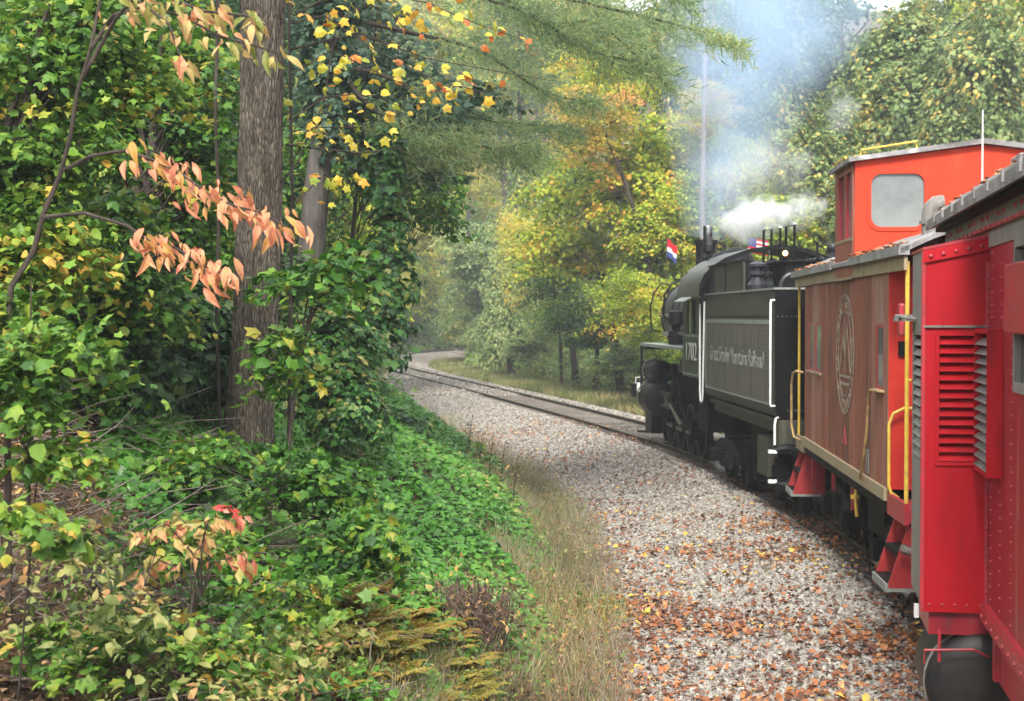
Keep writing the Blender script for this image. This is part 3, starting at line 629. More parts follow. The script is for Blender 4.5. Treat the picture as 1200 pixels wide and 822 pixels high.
for y0, y1 in ((-.84, -.14), (6.62, 7.32)):
    stp = empty('steps', (0, 0, 0), parent=cab)
    for y in (y0, y1 - .035):
        MB().prism([(-1.05, 1.12), (-1.30, 1.12), (-1.50, .52), (-1.05, .52)], y, y + .035).build('side_board', mat('step_red', (.30, .02, .022), (.22, .016, .018), .5, scale=5, c3=(.45, .30, .10), amount=(.35, .66)), stp)
    for z, xx in ((.52, -1.50), (.80, -1.41)):
        MB().box(xx, -1.05, y0 + .036, y1 - .036, z, z + .045).build('tread', M['dark'], stp)
    MB().box(-1.52, -1.05, y0 - .004, y1 + .004, .485, .518).box(-1.52, -1.49, y0, y1, .518, .56).build('bottom_edge', M['trimlight'], stp)
MB().tube([(-1.32, -.95, .86), (-1.38, -.97, .9), (-1.28, -1.0, .86), (-1.1, -1.0, .84)], [.03, .05, .035, .03], 8).build('uncoupling_lever', M['steel'], cab)
make_truck(cab, 1.2); make_truck(cab, 5.25)
bx = MB(); bx.box(-1.05, -.5, 1.9, 3.0, .55, 1.1); bx.cyl((-.9, 3.3, .8), (-.9, 4.2, .8), .19, 14); bx.box(-.7, .7, -.6, 7.1, .85, 1.1); bx.build('underframe', M['dark'], cab)
MB().tube([(-1.0, .6, .18), (-1.0, 2.7, .22)], .045, 10).build('air_pipe', M['steel'], cab)
MB().box(-1.30, -1.26, 4.15, 4.2, .85, 1.2).box(-1.30, -1.26, 2.6, 2.65, .8, 1.2).box(-1.27, -1.22, 6.3, 6.42, .75, 1.2).build('hanger', M['redtrim'], cab)
MB().tube([(-1.30, 2.2, 1.18), (-1.32, 2.2, 1.0), (-1.30, 2.2, .78)], .02, 6).lathe((-1.32, 2.2, .98), [(.05, 0), (.05, .04)], 8).build('valve', M['yellow'], cab)
# emblem of thin raised print, with its ring of letters
em = empty('emblem', (0, 0, 0), parent=cab)
def ring_side(cy, cz, r0, r1, x0=-1.3585, x1=-1.3625, n=48, a0=0, a1=360):
    b = MB(); v = []; full = a1 - a0 >= 360; k = n if full else n + 1
    for i in range(k):
        a = R(a0 + (a1 - a0) * i / n)
        for r_, x in ((r0, x0), (r1, x0), (r1, x1), (r0, x1)): v.append((x, cy + r_ * math.cos(a), cz + r_ * math.sin(a)))
    f = [(i * 4 + q, i * 4 + (q + 1) % 4, ((i + 1) % k) * 4 + (q + 1) % 4, ((i + 1) % k) * 4 + q) for i in range(k if full else n) for q in range(4)]
    return b.add(v, f)
EY, EZ = 2.75, 2.57
ring_side(EY, EZ, .665, .69).build('ring', M['cream'], em); ring_side(EY, EZ, .475, .495).build('ring', M['cream'], em)
s = 'GREAT SMOKY MOUNTAINS RAILROAD  '; me_ = []
for i, ch in enumerate(s):
    if ch == ' ': continue
    a = 90 - 360 * (i + .5) / len(s) - 0
    text(ch, .20, M['cream'], em, side_text_matrix(-1.3585, EY - .58 * math.cos(R(a)), EZ + .58 * math.sin(R(a))) @ Matrix.Rotation(R(a - 90), 4, 'Z'), 'letter', 1.0, .002)
mtn = MB()
def sp(y, z): return (y, z)
for P_ in ([(-.42, -.2), (-.15, .22), (.0, .0), (.16, .34), (.42, -.2), (.36, -.2), (.16, .25), (.01, -.08), (-.15, .13), (-.35, -.2)], [(-.40, -.27), (.40, -.27), (.40, -.24), (-.40, -.24)], [(-.30, -.36), (.30, -.36), (.30, -.32), (-.30, -.32)], [(-.02, -.2), (.02, -.2), (.02, .42), (-.02, .42)]):
    mtn.prism([(EY - a, EZ + c) for a, c in P_], -1.3625, -1.3585, 'x')
mtn.build('mountain_motif', M['cream'], em)
MB().prism([(EY - .17, 1.54), (EY + .17, 1.54), (EY, 1.75)], -1.364, -1.3575, 'x').build('red_triangle', M['redtrim'], cab)
MB().box(-1.365, -1.3575, 1.05, 1.22, 1.37, 1.62).build('plate', M['grey'], cab)

# ---- the tender
T3 = R(-2.04)
ten = empty('tender', (5.30, 22.85, 0), -T3, 'dull green locomotive tender lettered along its riveted side, with white handrails', 'tender')
b = MB(); b.prism([(-1.25, 1.47), (1.25, 1.47), (1.36, 1.53), (1.40, 1.65), (1.40, 3.40), (-1.40, 3.40), (-1.40, 1.65), (-1.36, 1.53)], .06, 6.45)
b.build('tank', M['green'], ten)
MB().prism([(-1.25, 1.47), (1.25, 1.47), (1.36, 1.53), (1.395, 1.65), (1.395, 3.40), (-1.395, 3.40), (-1.395, 1.65), (-1.36, 1.53)], 0, .055).build('rear_plate', M['black'], ten)
MB().box(-1.42, 1.42, -.02, 6.47, 3.40, 3.43).build('deck_edge', M['trimlight'], ten)
MB().box(-1.404, -1.4005, .375, 6.295, 1.695, 2.875).build('side_panel', streaky('dusty_panel', [(.045, .044, .035), (.085, .082, .068), (.125, .115, .095), (.18, .155, .13)], .6, sc=3, obj=0, sx=4, spec=.2), ten)
MB().box(-1.404, -1.40, .06, 6.45, 2.995, 3.01).build('black_line', M['black'], ten)
MB().box(-1.408, -1.401, .35, 6.35, 2.88, 2.95).box(-1.408, -1.401, .35, .37, 1.70, 2.88).box(-1.408, -1.401, .35, 6.35, 1.66, 1.69).box(-1.408, -1.401, 6.30, 6.35, 1.69, 2.88).build('lining', M['trimlight'], ten)
ly = MB().prism([(1.9e-3, 0), (0, 0), (0, 1), (1.9e-3, 1)], 0, 1) if False else None
rv = MB(); rc = MB()
for c_ in range(10):
    y = .62 + c_ * .60
    for k in range(16): rv.dome((-1.404, y, 1.76 + k * .068), .013, -.008)
for k in range(60): rv.dome((-1.40, .2, 1.6 + k * .03), .008, -.006) if k % 2 else None
for k in range(40): rc.dome((-1.36 + k * .07, 0, 3.0), .010, -.008, 'y'); rc.dome((-1.2 + k * .062, 0, 1.6), .010, -.008, 'y')
rv.build('rivets', M['black'], ten, kind='stuff'); rc.build('rivets', M['trimlight'], ten, kind='stuff')
text('Great Smoky Mountains Railroad', .40, M['trimlight'], ten, side_text_matrix(-1.406, 3.3, 2.31), 'lettering', .93, .003)
# bunker
MB().box(-1.32, -1.28, 3.0, 6.42, 3.43, 3.93).build('bunker_side', M['green'], ten); MB().box(1.28, 1.32, 3.0, 6.42, 3.43, 3.93).build('bunker_side', M['green'], ten)
MB().box(-1.28, 1.28, 3.0, 3.05, 3.43, 3.93).build('bunker_back', M['black'], ten)
MB().box(-1.35, -1.26, 2.98, 6.44, 3.93, 3.96).box(-1.335, -1.32, 4.6, 4.68, 3.43, 3.93).box(-1.335, -1.32, 3.0, 3.06, 3.43, 3.93).box(-1.335, -1.32, 5.9, 5.95, 3.43, 3.93).build('bunker_rim', M['black'], ten)
co = MB(); q = random.Random(4)
for k in range(160):
    x, y = q.uniform(-1.2, 1.2), q.uniform(3.2, 6.3); s_ = q.uniform(.05, .12); co.lathe((x, y, 3.75 + .15 * (1 - (x / 1.3) ** 2) + q.uniform(-.05, .03)), [(s_ * .6, 0), (s_, s_ * .6), (s_ * .5, s_ * 1.1)], 5)
co.box(-1.27, 1.27, 3.06, 6.4, 3.43, 3.76)
co.build('coal', M['black'], ten, kind='stuff')
MB().box(-1.02, 1.2, 1.1, 2.1, 3.43, 3.84).build('hatch_box', M['black'], ten, bevel=.02)
MB().box(-1.10, 1.25, 1.02, 2.15, 3.845, 3.87).build('hatch_lid', M['black'], ten)
va = empty('valve_cluster', (0, 0, 0), parent=ten)
for x in (-1.25, -.98):
    MB().lathe((x, 2.1, 3.43), [(.16, 0), (.17, .08), (.11, .16), (.08, .22), (.13, .24), (.13, .28), (.08, .30), (.08, .36), (.14, .38), (.14, .42), (.05, .46)], 14).build('valve_body', M['boiler'], va, smooth=True)
MB().tube([(-1.25, 2.1, 3.74), (-1.1, 2.1, 3.86), (-.98, 2.1, 3.74)], .05, 8).tube([(-1.36, 2.3, 3.45), (-1.33, 2.25, 3.6), (-1.25, 2.1, 3.72)], .02, 6).tube([(-1.1, 2.1, 3.85), (-1.0, 2.4, 4.05), (-.9, 2.9, 4.1)], .012, 6).build('pipework', M['black'], va)
MB().tube([(-.98 + .22 * math.cos(R(a)) + .05, .8, 3.44 + .22 * math.sin(R(a))) for a in range(180, -1, -15)], .035, 8).build('hose_loop', M['boiler'], ten, smooth=True)
for a, c in ((-.98, -.70), (-.60, -.46)):
    zz = 4.44 if a < -.9 else 4.50
    MB().tube([(a, 2.95, 3.5), (a, 2.95, zz), (c, 2.95, zz + .04), (c, 2.95, 3.5)], .022, 8).build('ladder_rail', M['black'], ten)
    MB().box(c - .024, c + .024, 2.93, 2.97, zz + .045, zz + .075).build('rail_glint', M['white'], ten)  # white block painting the glint on the rail top
MB().tube([(-.85, 2.95, 3.5), (-.85, 2.95, 4.46)], .02, 8).build('ladder_rail', M['black'], ten)
ml = bpy.data.materials.new('lamp_glow'); ml.use_nodes = True; p = ml.node_tree.nodes['Principled BSDF']; p.inputs['Base Color'].default_value = (.9, .4, .1, 1); p.inputs['Emission Color'].default_value = (1, .45, .15, 1); p.inputs['Emission Strength'].default_value = 4
lm = MB().box(-.74, -.60, 2.7, 2.86, 3.94, 4.14).build('marker_lamp', M['black'], ten, bevel=.015); MB().lathe((-.67, 2.69, 4.05), [(.045, 0), (.04, .02)], 12, 'y').build('lens', ml, lm)
MB().tube([(-.25, 2.2, 3.92), (-.25, 2.2, 4.2)], .02, 6).tube([(-.25 + .06 * math.cos(R(a)), 2.2, 4.26 + .06 * math.sin(R(a))) for a in range(-90, 271, 30)], .014, 6).build('hand_wheel', M['black'], ten)
MB().lathe((-.05, 2.0, 3.92), [(.06, 0), (.04, .1), (.05, .13), (.08, .17), (.08, .22), (.04, .27)], 12).build('filler_knob', M['boiler'], ten, smooth=True)
rail([(-1.40, .02, 3.24), (-1.46, -.02, 3.24), (-1.47, -.03, 3.2), (-1.47, -.03, 1.72), (-1.46, -.02, 1.67), (-1.38, .02, 1.67)], M['white'], .017, parent=ten)
rail([(-1.42, 6.38, 3.28), (-1.45, 6.38, 1.52), (-1.45, 6.42, 1.40), (-1.455, 6.5, 1.36), (-1.46, 6.58, 1.40), (-1.46, 6.64, 1.6), (-1.46, 6.66, 3.24)], M['white'], .017, parent=ten)
MB().box(-1.22, 1.22, .1, 6.4, 1.22, 1.47).box(-1.30, -1.22, .1, 6.4, 1.38, 1.46).build('frame', M['green'], ten)
MB().box(-1.26, -.9, 1.2, 2.0, .48, 1.10).build('tool_box', M['green'], ten, bevel=.01)
MB().box(-1.34, -.9, -.05, .4, 1.08, 1.46).box(-.9, 1.34, -.05, .1, 1.08, 1.46).build('end_beam', M['green'], ten)
rail([(-1.36, -.06, 1.50), (-1.40, -.1, 1.49), (-1.42, -.12, 1.40), (-1.42, -.12, 1.10)], M['white'], .018, parent=ten)
hk = MB().tube([(-1.28 + .30 * math.cos(R(a)), -.15, .78 + .27 * math.sin(R(a))) for a in range(130, -131, -20)], [.03, .05, .07, .08, .09, .095, .1, .1, .095, .09, .08, .06, .05, .03], 8).build('footboard_bracket', M['black'], ten, smooth=True)
MB().box(-1.52, -1.40, -.19, -.11, .98, 1.03).box(-1.52, -1.40, -.19, -.11, .54, .59).build('bracket_tip', M['white'], hk)
MB().cyl((-.9, -.1, .78), (-.9, -.1, 1.2), .05, 8).box(-.2, .2, -.55, 0, .75, 1.05).build('coupler', M['dark'], ten)
make_truck(ten, 1.35, -.1); make_truck(ten, 4.9, -.25)
b = MB(); b.box(-1.0, -.6, 2.3, 3.8, .6, 1.2); b.build('water_box', M['dark'], ten)

# ---- the locomotive
T4 = R(-3.9)
loc = empty('steam_locomotive', (5.02, 29.6, 0), -T4, 'black steam locomotive with green cab numbered 1702, leading the train', 'locomotive')
LM = Matrix.Translation((5.02, 29.6, 0)) @ Matrix.Rotation(-T4, 4, 'Z')
c_ = empty('cab', (0, 0, 0), parent=loc)
b = MB()
for s in (-1, 1):
    lo, hi = sorted((s * 1.42, s * 1.37))
    b.box(lo, hi, 0, .45, 2.66, 3.42); b.box(lo, hi, 1.35, 1.8, 2.66, 3.42); b.box(lo, hi, .45, 1.35, 3.32, 3.42); b.box(lo, hi, 0, 1.8, 1.80, 2.66)
b.box(-1.37, 1.37, 1.75, 1.8, 1.8, 3.9); b.box(-1.37, 1.37, .05, 1.75, 1.8, 1.85)
b.build('cab_wall', M['cabgreen'], c_)
MB().box(-1.428, -1.421, .04, 1.76, 2.60, 2.64).box(-1.428, -1.421, .04, 1.76, 1.84, 1.87).box(-1.428, -1.421, .04, .07, 1.87, 2.60).box(-1.428, -1.421, 1.73, 1.76, 1.87, 2.60).build('lining', M['trimlight'], c_)
text('1702', .50, M['number'], c_, side_text_matrix(-1.424, .9, 2.29), 'number', 1.25, .003, 'number 1702 in pale serif figures')
f = empty('window', (0, 0, 0), parent=c_)
for q0 in (.45, .88, 1.30): MB().box(-1.41, -1.38, q0, q0 + .045, 2.66, 3.32).build('window_post', M['cabgreen'], f)
MB().box(-1.398, -1.394, .92, 1.3, 2.66, 3.32).build('pane', M['glass'], f)
h = [(-1.52, 3.40), (-1.50, 3.60), (-1.42, 3.79), (-1.27, 3.95), (-1.02, 4.11), (-.55, 4.28), (0, 4.36)]
op = h + [(-x, z) for x, z in h[-2::-1]]; ip = [(x * .975, z - .045) for x, z in op]
MB().prism(op + ip[::-1], -.45, 1.95).build('cab_roof', M['rooflight'], c_, smooth=True)
MB().prism([(x * 1.004, z + .004) for x, z in op] + [(x * .955, z - .075) for x, z in op][::-1], -.49, -.43).build('roof_edge', M['black'], c_)
MB().prism([(-1.43, 3.43), (-1.66, 3.30), (-1.66, 3.28), (-1.43, 3.40)], .35, 1.5).build('window_visor', M['trimlight'], c_)
bo = MB().lathe((0, 0, 3.0), [(.93, 1.8), (.93, 4.2), (.86, 4.9), (.84, 6.2), (.88, 6.2), (.88, 7.75), (.84, 7.8)], 40, 'y').build('boiler', M['boiler'], loc, smooth=True)
for y, r_ in ((2.6, .935), (3.4, .935), (4.15, .935), (4.95, .865), (5.6, .855), (6.25, .895), (7.6, .895)): MB().lathe((0, 0, 3.0), [(r_ - .02, y), (r_ + .008, y), (r_ + .008, y + .06), (r_ - .02, y + .06)], 40, 'y', True).build('boiler_band', M['black'], bo)
MB().lathe((0, 7.8, 3.0), [(.86, 0), (.84, .06), (.62, .08), (.60, .12), (.3, .19), (.05, .21)], 32, 'y').build('smokebox_door', M['black'], bo, smooth=True)
for y, r_, h_ in ((3.2, .34, .45), (4.6, .32, .42)): MB().lathe((0, y, 3.8), [(r_ * 1.15, 0), (r_, .12), (r_, h_), (r_ * .75, h_ + .15), (r_ * .3, h_ + .22)], 20).build('dome', M['black'], bo, smooth=True)
MB().lathe((.05, 6.9, 3.75), [(.36, 0), (.25, .15), (.24, .95), (.29, 1.0), (.29, 1.06), (.22, 1.06), (.2, .9)], 24).build('smokestack', M['black'], loc, smooth=True)
MB().prism([(-.75, 1.2), (-.35, 2.1), (-.62, 2.4), (.62, 2.4), (.35, 2.1), (.75, 1.2)], 6.3, 7.6).build('smokebox_saddle', M['black'], loc)
for s in (-1, 1):
    lo, hi = sorted((s * 1.36, s * .86)); MB().box(lo, hi, 1.82, 7.95, 2.29, 2.36).build('running_board', M['trimlight'], loc)
MB().box(-1.34, 1.34, 7.0, 7.95, 2.22, 2.285).build('front_deck', M['black'], loc)
rail([(-1.34, 7.85, 2.29), (-1.34, 7.85, 1.0)], M['black'], .03, parent=loc, name='post')
MB().box(-1.36, -1.0, 7.72, 7.92, 1.86, 1.92).box(-1.36, -1.0, 7.72, 7.92, 1.55, 1.6).build('front_step', M['black'], loc)
rail([(-1.42, 8.25, 1.36), (-1.42, 8.25, 1.5), (-1.2, 8.22, 1.52)], M['white'], .012, parent=loc)
MB().box(-1.5, 1.5, 8.1, 8.38, 1.02, 1.36).build('pilot_beam', M['black'], loc, bevel=.01); MB().box(-1.42, -1.12, 8.0, 8.09, 1.15, 1.38).build('beam_plate', M['white'], loc)
pl = MB(); pl.prism([(-1.2, 1.02), (1.2, 1.02), (1.05, .14), (-1.05, .14)], 8.15, 8.28); pl.box(-1.2, -.95, 7.2, 8.12, .2, 1.0); pl.box(-1.38, -1.0, 8.0, 8.3, .16, .2); pl.box(.95, 1.2, 7.2, 8.12, .2, 1.0); pl.build('pilot', M['black'], loc)
for s in (-1, 1):
    cyx = s * 1.08
    cyl_ = MB().lathe((cyx, 6.35, 1.06), [(.30, 0), (.40, .02), (.40, 1.1), (.30, 1.12)], 24, 'y').build('cylinder', M['black'], loc, smooth=True)
    MB().lathe((cyx, 6.3, 1.70), [(.2, 0), (.27, .02), (.27, 1.2), (.2, 1.22)], 20, 'y').build('valve_chest', M['black'], loc, smooth=True)
    MB().lathe((cyx, 7.42, 1.06), [(.415, 0), (.43, 0), (.43, .14), (.415, .14)], 30, 'y', True).lathe((cyx, 7.45, 1.70), [(.29, 0), (.30, 0), (.30, .12), (.29, .12)], 24, 'y', True).build('cylinder_casing', M['steel'], cyl_)
    MB().box(cyx - .05, cyx + .05, 5.1, 6.34, 1.20, 1.26).box(cyx - .05, cyx + .05, 5.1, 6.34, .90, .96).box(cyx - .09, cyx + .09, 5.35, 5.65, .96, 1.2).build('crosshead_guide', M['steel'], loc)
    MB().tube([(cyx, 5.5, 1.07), (cyx - s * .03, 3.9, .62)], [.04, .06], 6).build('main_rod', M['steel'], loc)
    MB().tube([(cyx - s * .10, 2.55, .50), (cyx - s * .10, 6.2, .50)], .045, 6).build('side_rod', M['steel'], loc)
    MB().tube([(cyx, 5.2, 1.9), (cyx, 4.4, 1.55), (cyx, 3.8, .9)], .035, 6).tube([(cyx, 6.2, 1.7), (cyx, 5.0, 1.65), (cyx, 4.9, 1.1)], .03, 6).box(cyx - .06, cyx + .06, 4.6, 4.85, 1.2, 1.95).build('valve_gear', M['dark'], loc)
    wh = wheel_mb(.54, .14, 12).mesh('driving_wheel', M['dark']); ty = MB().lathe((0, 0, 0), [(.525, 0), (.545, 0), (.545, .012), (.525, .012)], 32, 'x', True).mesh('tyre_edge', M['steel'])
    for y in (6.25, 5.05, 3.8, 2.6):
        o = bpy.data.objects.new('driving_wheel', wh); link(o, loc); o.location = (s * .80, y, .545); o.rotation_euler = (R(40), 0, 0)
        o2 = bpy.data.objects.new('tyre_edge', ty); link(o2, o); o2.location = (s * .072 - (.012 if s < 0 else 0), 0, 0)
        MB().cyl((s * .86, y, .5), (s * 1.06, y, .5), .085, 12).build('crank_pin', M['dark'], loc)
    o = bpy.data.objects.new('pilot_wheel', W_car); link(o, loc); o.location = (s * .76, 7.4, .42); o.rotation_euler = (0, 0, 0 if s < 0 else math.pi)
    MB().cyl((s * .95, 2.15, .72), (s * 1.2, 2.15, .72), .20, 16).box(s * 1.1 - .1, s * 1.1 + .1, .3, 1.3, .75, 1.5).build('injector', M['dark'], loc)
MB().box(-.62, .62, .5, 7.9, .75, 1.3).box(-.9, .9, 2.0, 4.2, 1.3, 2.2).box(-.75, .75, 4.2, 6.3, 1.3, 1.7).box(-1.2, 1.2, .1, 1.8, 1.35, 1.8).build('frame', M['dark'], loc)
# grab rails of the smokebox, pipes, whistle
rail([(-1.02, 7.1, 2.62), (-1.22, 7.1, 2.72), (-1.25, 7.1, 3.2), (-1.16, 7.1, 3.55), (-.98, 7.1, 3.8), (-.75, 7.1, 3.74)], M['black'], .02, parent=loc)
rail([(-.92, 6.3, 2.9), (-1.06, 6.3, 3.0), (-1.04, 6.3, 3.5), (-.86, 6.3, 3.78), (-.6, 6.3, 3.84)], M['black'], .025, parent=loc)
rail([(-.95, 1.85, 3.0), (-1.0, 3.0, 3.02), (-.93, 5.5, 3.02), (-.96, 7.4, 3.02)], M['steel'], .035, parent=loc, name='boiler_pipe')
rail([(-.5, 1.8, 3.95), (-.55, 2.6, 4.1), (-.5, 4.5, 4.15), (-.4, 6, 3.9)], M['steel'], .05, parent=loc, name='boiler_pipe')
rail([(-1.0, 1.8, 2.6), (-1.08, 3.5, 2.62), (-1.05, 6.4, 2.6)], M['steel'], .045, parent=loc, name='boiler_pipe')
ap = empty('air_pump', (0, 0, 0), parent=loc)
MB().lathe((-1.12, 4.3, 2.38), [(.13, 0), (.17, .02), (.17, .3), (.1, .34), (.1, .42), (.16, .44), (.16, .72), (.1, .76)], 16).build('pump_body', M['black'], ap, smooth=True)
ws = empty('whistle', (0, 0, 0), parent=loc)
MB().cyl((-.98, 1.45, 3.9), (-.98, 1.45, 4.32), .03, 8).lathe((-.98, 1.45, 4.28), [(.04, 0), (.1, .03), (.1, .10), (.07, .14)], 16).build('whistle_base', M['black'], ws, smooth=True)
MB().lathe((-.98, 1.45, 4.42), [(.088, 0), (.095, .01), (.095, .38), (.088, .40), (.03, .41)], 18).build('whistle_bell', M['chrome'], ws, smooth=True)
MB().tube([(-.9, 1.5, 4.2), (-.6, 1.9, 4.62)], .012, 6).build('whistle_lever', M['black'], ws)
MB().lathe((-.62, 3.6, 3.98), [(.05, 0), (.05, .3), (.02, .33)], 10).build('safety_valve', M['black'], loc)
# flags
def flag(x, y, z, pole, wd, ht, ang, label, furl):
    fl = empty('flag', LM @ Vector((x, y, z)), -T4, label, 'flag')
    MB().tube([(0, 0, 0), (0, 0, pole)], .012, 6).build('flagpole', M['steel'], fl)
    ca, sa = math.cos(ang), math.sin(ang)
    def cloth(u0, u1, v0, v1, m, nm, off=0):
        V_, F_ = [], []; nu = 8
        for i in range(nu + 1):
            u = u0 + (u1 - u0) * i / nu
            for v in (v0, v1):
                px_ = u * wd; wv = .035 * math.sin(u * 9 + v * 2) * furl
                dz = -u * ht * .5 * furl
                for s_ in (-1, 1): V_.append((px_ * ca - (wv + off + .003 * s_) * sa, px_ * sa + (wv + off + .003 * s_) * ca, pole - ht + v * ht + dz))
        for i in range(nu):
            a = i * 4; n_ = a + 4
            F_ += [(a, n_, n_ + 2, a + 2), (a + 1, a + 3, n_ + 3, n_ + 1), (a + 2, n_ + 2, n_ + 3, a + 3), (a, a + 1, n_ + 1, n_)]
        F_ += [(0, 2, 3, 1), (nu * 4, nu * 4 + 1, nu * 4 + 3, nu * 4 + 2)]
        MB().add(V_, F_).build(nm, m, fl)
    return cloth
fred = mat('flag_red', (.55, .02, .03), rough=.8, scale=5); fblue = mat('flag_blue', (.05, .07, .25), rough=.8, scale=5); fwh = mat('flag_white', (.75, .75, .75), rough=.8, scale=5)
cl = flag(1.12, 7.2, 3.4, 1.5, .50, .36, 0, 'small striped national flag behind the white steam', .5)
for k in range(7): cl(0 if k < 3 else .42, 1, k / 7, (k + 1) / 7, fred if k % 2 == 0 else fwh, 'stripe')
cl(0, .42, 3 / 7, 1, fblue, 'canton')
cl = flag(-.78, 7.55, 3.75, 1.15, .30, .42, .5, 'small red white and blue flag beside the smokebox, in front of the yellow-green tree', 1.0)
cl(.12, 1, .55, 1, fred, 'red_field'); cl(.12, 1, .3, .55, fwh, 'white_field'); cl(0.12, 1, 0, .3, fblue, 'blue_field')
# ------------------------------------------------------------------ foliage tools
def _fan(out, c): 
    v = [c] + out; n = len(out); return np.array(v, float), np.array([(0, 1 + i, 1 + (i + 1) % n) for i in range(n)])
TM = {}
hl_ = [(0, 0, 0), (.40, .0, -.05), (.36, .22, -.02), (.56, .53, -.11), (.27, .60, -.03), (0, 1.03, -.14)]; hl_ += [(-a, b, c) for a, b, c in hl_[-2:0:-1]]
TM['maple'] = _fan(hl_, (0, .32, .04))
TM['heart'] = _fan([(0, 0, 0), (.38, .12, -.05), (.40, .5, -.07), (0, 1, -.12), (-.40, .5, -.07), (-.38, .12, -.05)], (0, .4, .05))
TM['lance'] = _fan([(0, 0, 0), (.12, .18, .03), (.18, .48, .03), (.10, .78, -.05), (0, 1.05, -.18), (-.10, .78, -.05), (-.18, .48, .03), (-.12, .18, .03)], (0, .45, -.02))
TM['oval'] = (np.array([(0, 0, 0), (.24, .5, .06), (0, 1, -.08), (-.24, .5, .06), (0, .5, 0)], float), np.array([(0, 1, 4), (1, 2, 4), (2, 3, 4), (3, 0, 4)]))
TM['round'] = (np.array([(0, 0, 0), (.42, .5, .08), (0, 1, -.06), (-.42, .5, .08)], float), np.array([(0, 1, 2), (0, 2, 3)]))
TM['needle'] = (np.array([(-.05, 0, 0), (.05, 0, 0), (0, 1, 0)], float), np.array([(0, 1, 2)]))
def nrm(a): return a / np.maximum(np.linalg.norm(a, axis=1, keepdims=True), 1e-9)
def cloud(P, N, S, kind, rg, droop=.6, lr=None, T=None):
    tv, tf = TM[kind]; n = len(P); N = nrm(N)
    t = rg.normal(size=(n, 3)) if T is None else T.copy()
    t[:, 2] -= droop; t -= N * (t * N).sum(1, keepdims=True); t = nrm(t); b = np.cross(t, N)
    S = np.broadcast_to(S, n)[:, None, None]; cup = rg.uniform(-1.2, 3.2, n)[:, None, None]
    V = P[:, None] + S * (tv[None, :, 0:1] * b[:, None] + tv[None, :, 1:2] * t[:, None] + tv[None, :, 2:3] * cup * N[:, None])
    F = tf[None] + (np.arange(n) * len(tv))[:, None, None]
    l = rg.random(n) if lr is None else lr
    return V.reshape(-1, 3), F.reshape(-1, 3), np.repeat(l, len(tv))
def joinc(cs):
    o = 0; V, F, Lr = [], [], []
    for v, f, l in cs: V.append(v); F.append(f + o); Lr.append(l); o += len(v)
    return np.concatenate(V), np.concatenate(F), np.concatenate(Lr)
def crown_pts(ells, K, per, rk, rg, thick=.16, shell=.45, cullf=None):
    """leaf sprays: flattened discs of leaves spread through a set of ellipsoids"""
    wts = np.array([e[3] * e[4] * e[5] for e in ells]) ** .7; wts /= wts.sum()
    P, N, L_ = [], [], []; cen = []
    for k in range(K):
        e = ells[rg.choice(len(ells), p=wts)]; d = rg.normal(size=3); d /= np.linalg.norm(d)
        rr_ = rg.random() ** shell; c = np.array(e[:3]) + d * np.array(e[3:6]) * rr_
        if wob(c[0] * 1.0 / rk, c[2] * 1.0 / rk, .9, c[1]) < -.95: continue
        r = rk * rg.uniform(.55, 1.25); n = int(per * rg.uniform(.6, 1.3) * (r / rk) ** 1.5)
        q = rg.normal(size=(n, 3)) * np.array([.5, .5, thick]) * r
        out = np.array([d[0], d[1], 0]); s = q @ out; q[:, 2] -= .30 * s + .22 * (q[:, 0] ** 2 + q[:, 1] ** 2) / r
        P.append(c + q); nn = rg.normal(size=(n, 3)) * .45 + np.array([0, 0, .8]) + out * .35; N.append(nn)
        L_.append(np.clip(rg.normal(.5 + .18 * rg.normal(), .2, n), 0, 1)); cen.append(c)
    return np.concatenate(P), np.concatenate(N), np.concatenate(L_), cen
def vine_pts(ells, n, rg, bump=.28, hang=.3):
    """leaves lying on the lumpy outside of draped mounds and columns"""
    w_ = np.array([e[3] * e[5] for e in ells]); k = rg.choice(len(ells), n, p=w_ / w_.sum()); E = np.array(ells)[k]
    d = nrm(rg.normal(size=(n, 3)) * np.array([1, 1, 1])); d[:, 2] = np.where(d[:, 2] < -.55, -d[:, 2], d[:, 2])
    r = 1 + bump * (np.sin(d[:, 0] * 5 + k * 1.7) * np.cos(d[:, 2] * 6 + k) + .6 * np.sin(d[:, 1] * 9 + d[:, 2] * 8 + k) + .35 * np.sin(d[:, 0] * 17) * np.sin(d[:, 2] * 19 + k)) - rg.random(n) ** 2 * .22
    P = E[:, :3] + d * E[:, 3:6] * r[:, None]
    N = d * .8 + np.array([0, 0, .55]) + rg.normal(size=(n, 3)) * .3
    return P, N
def obj_of(name, c, m, parent=None, kind=None):
    o = bpy.data.objects.new(name, fastmesh(name, c[0], c[1], m, c[2])); link(o, parent)
    if kind: o['kind'] = kind
    return o
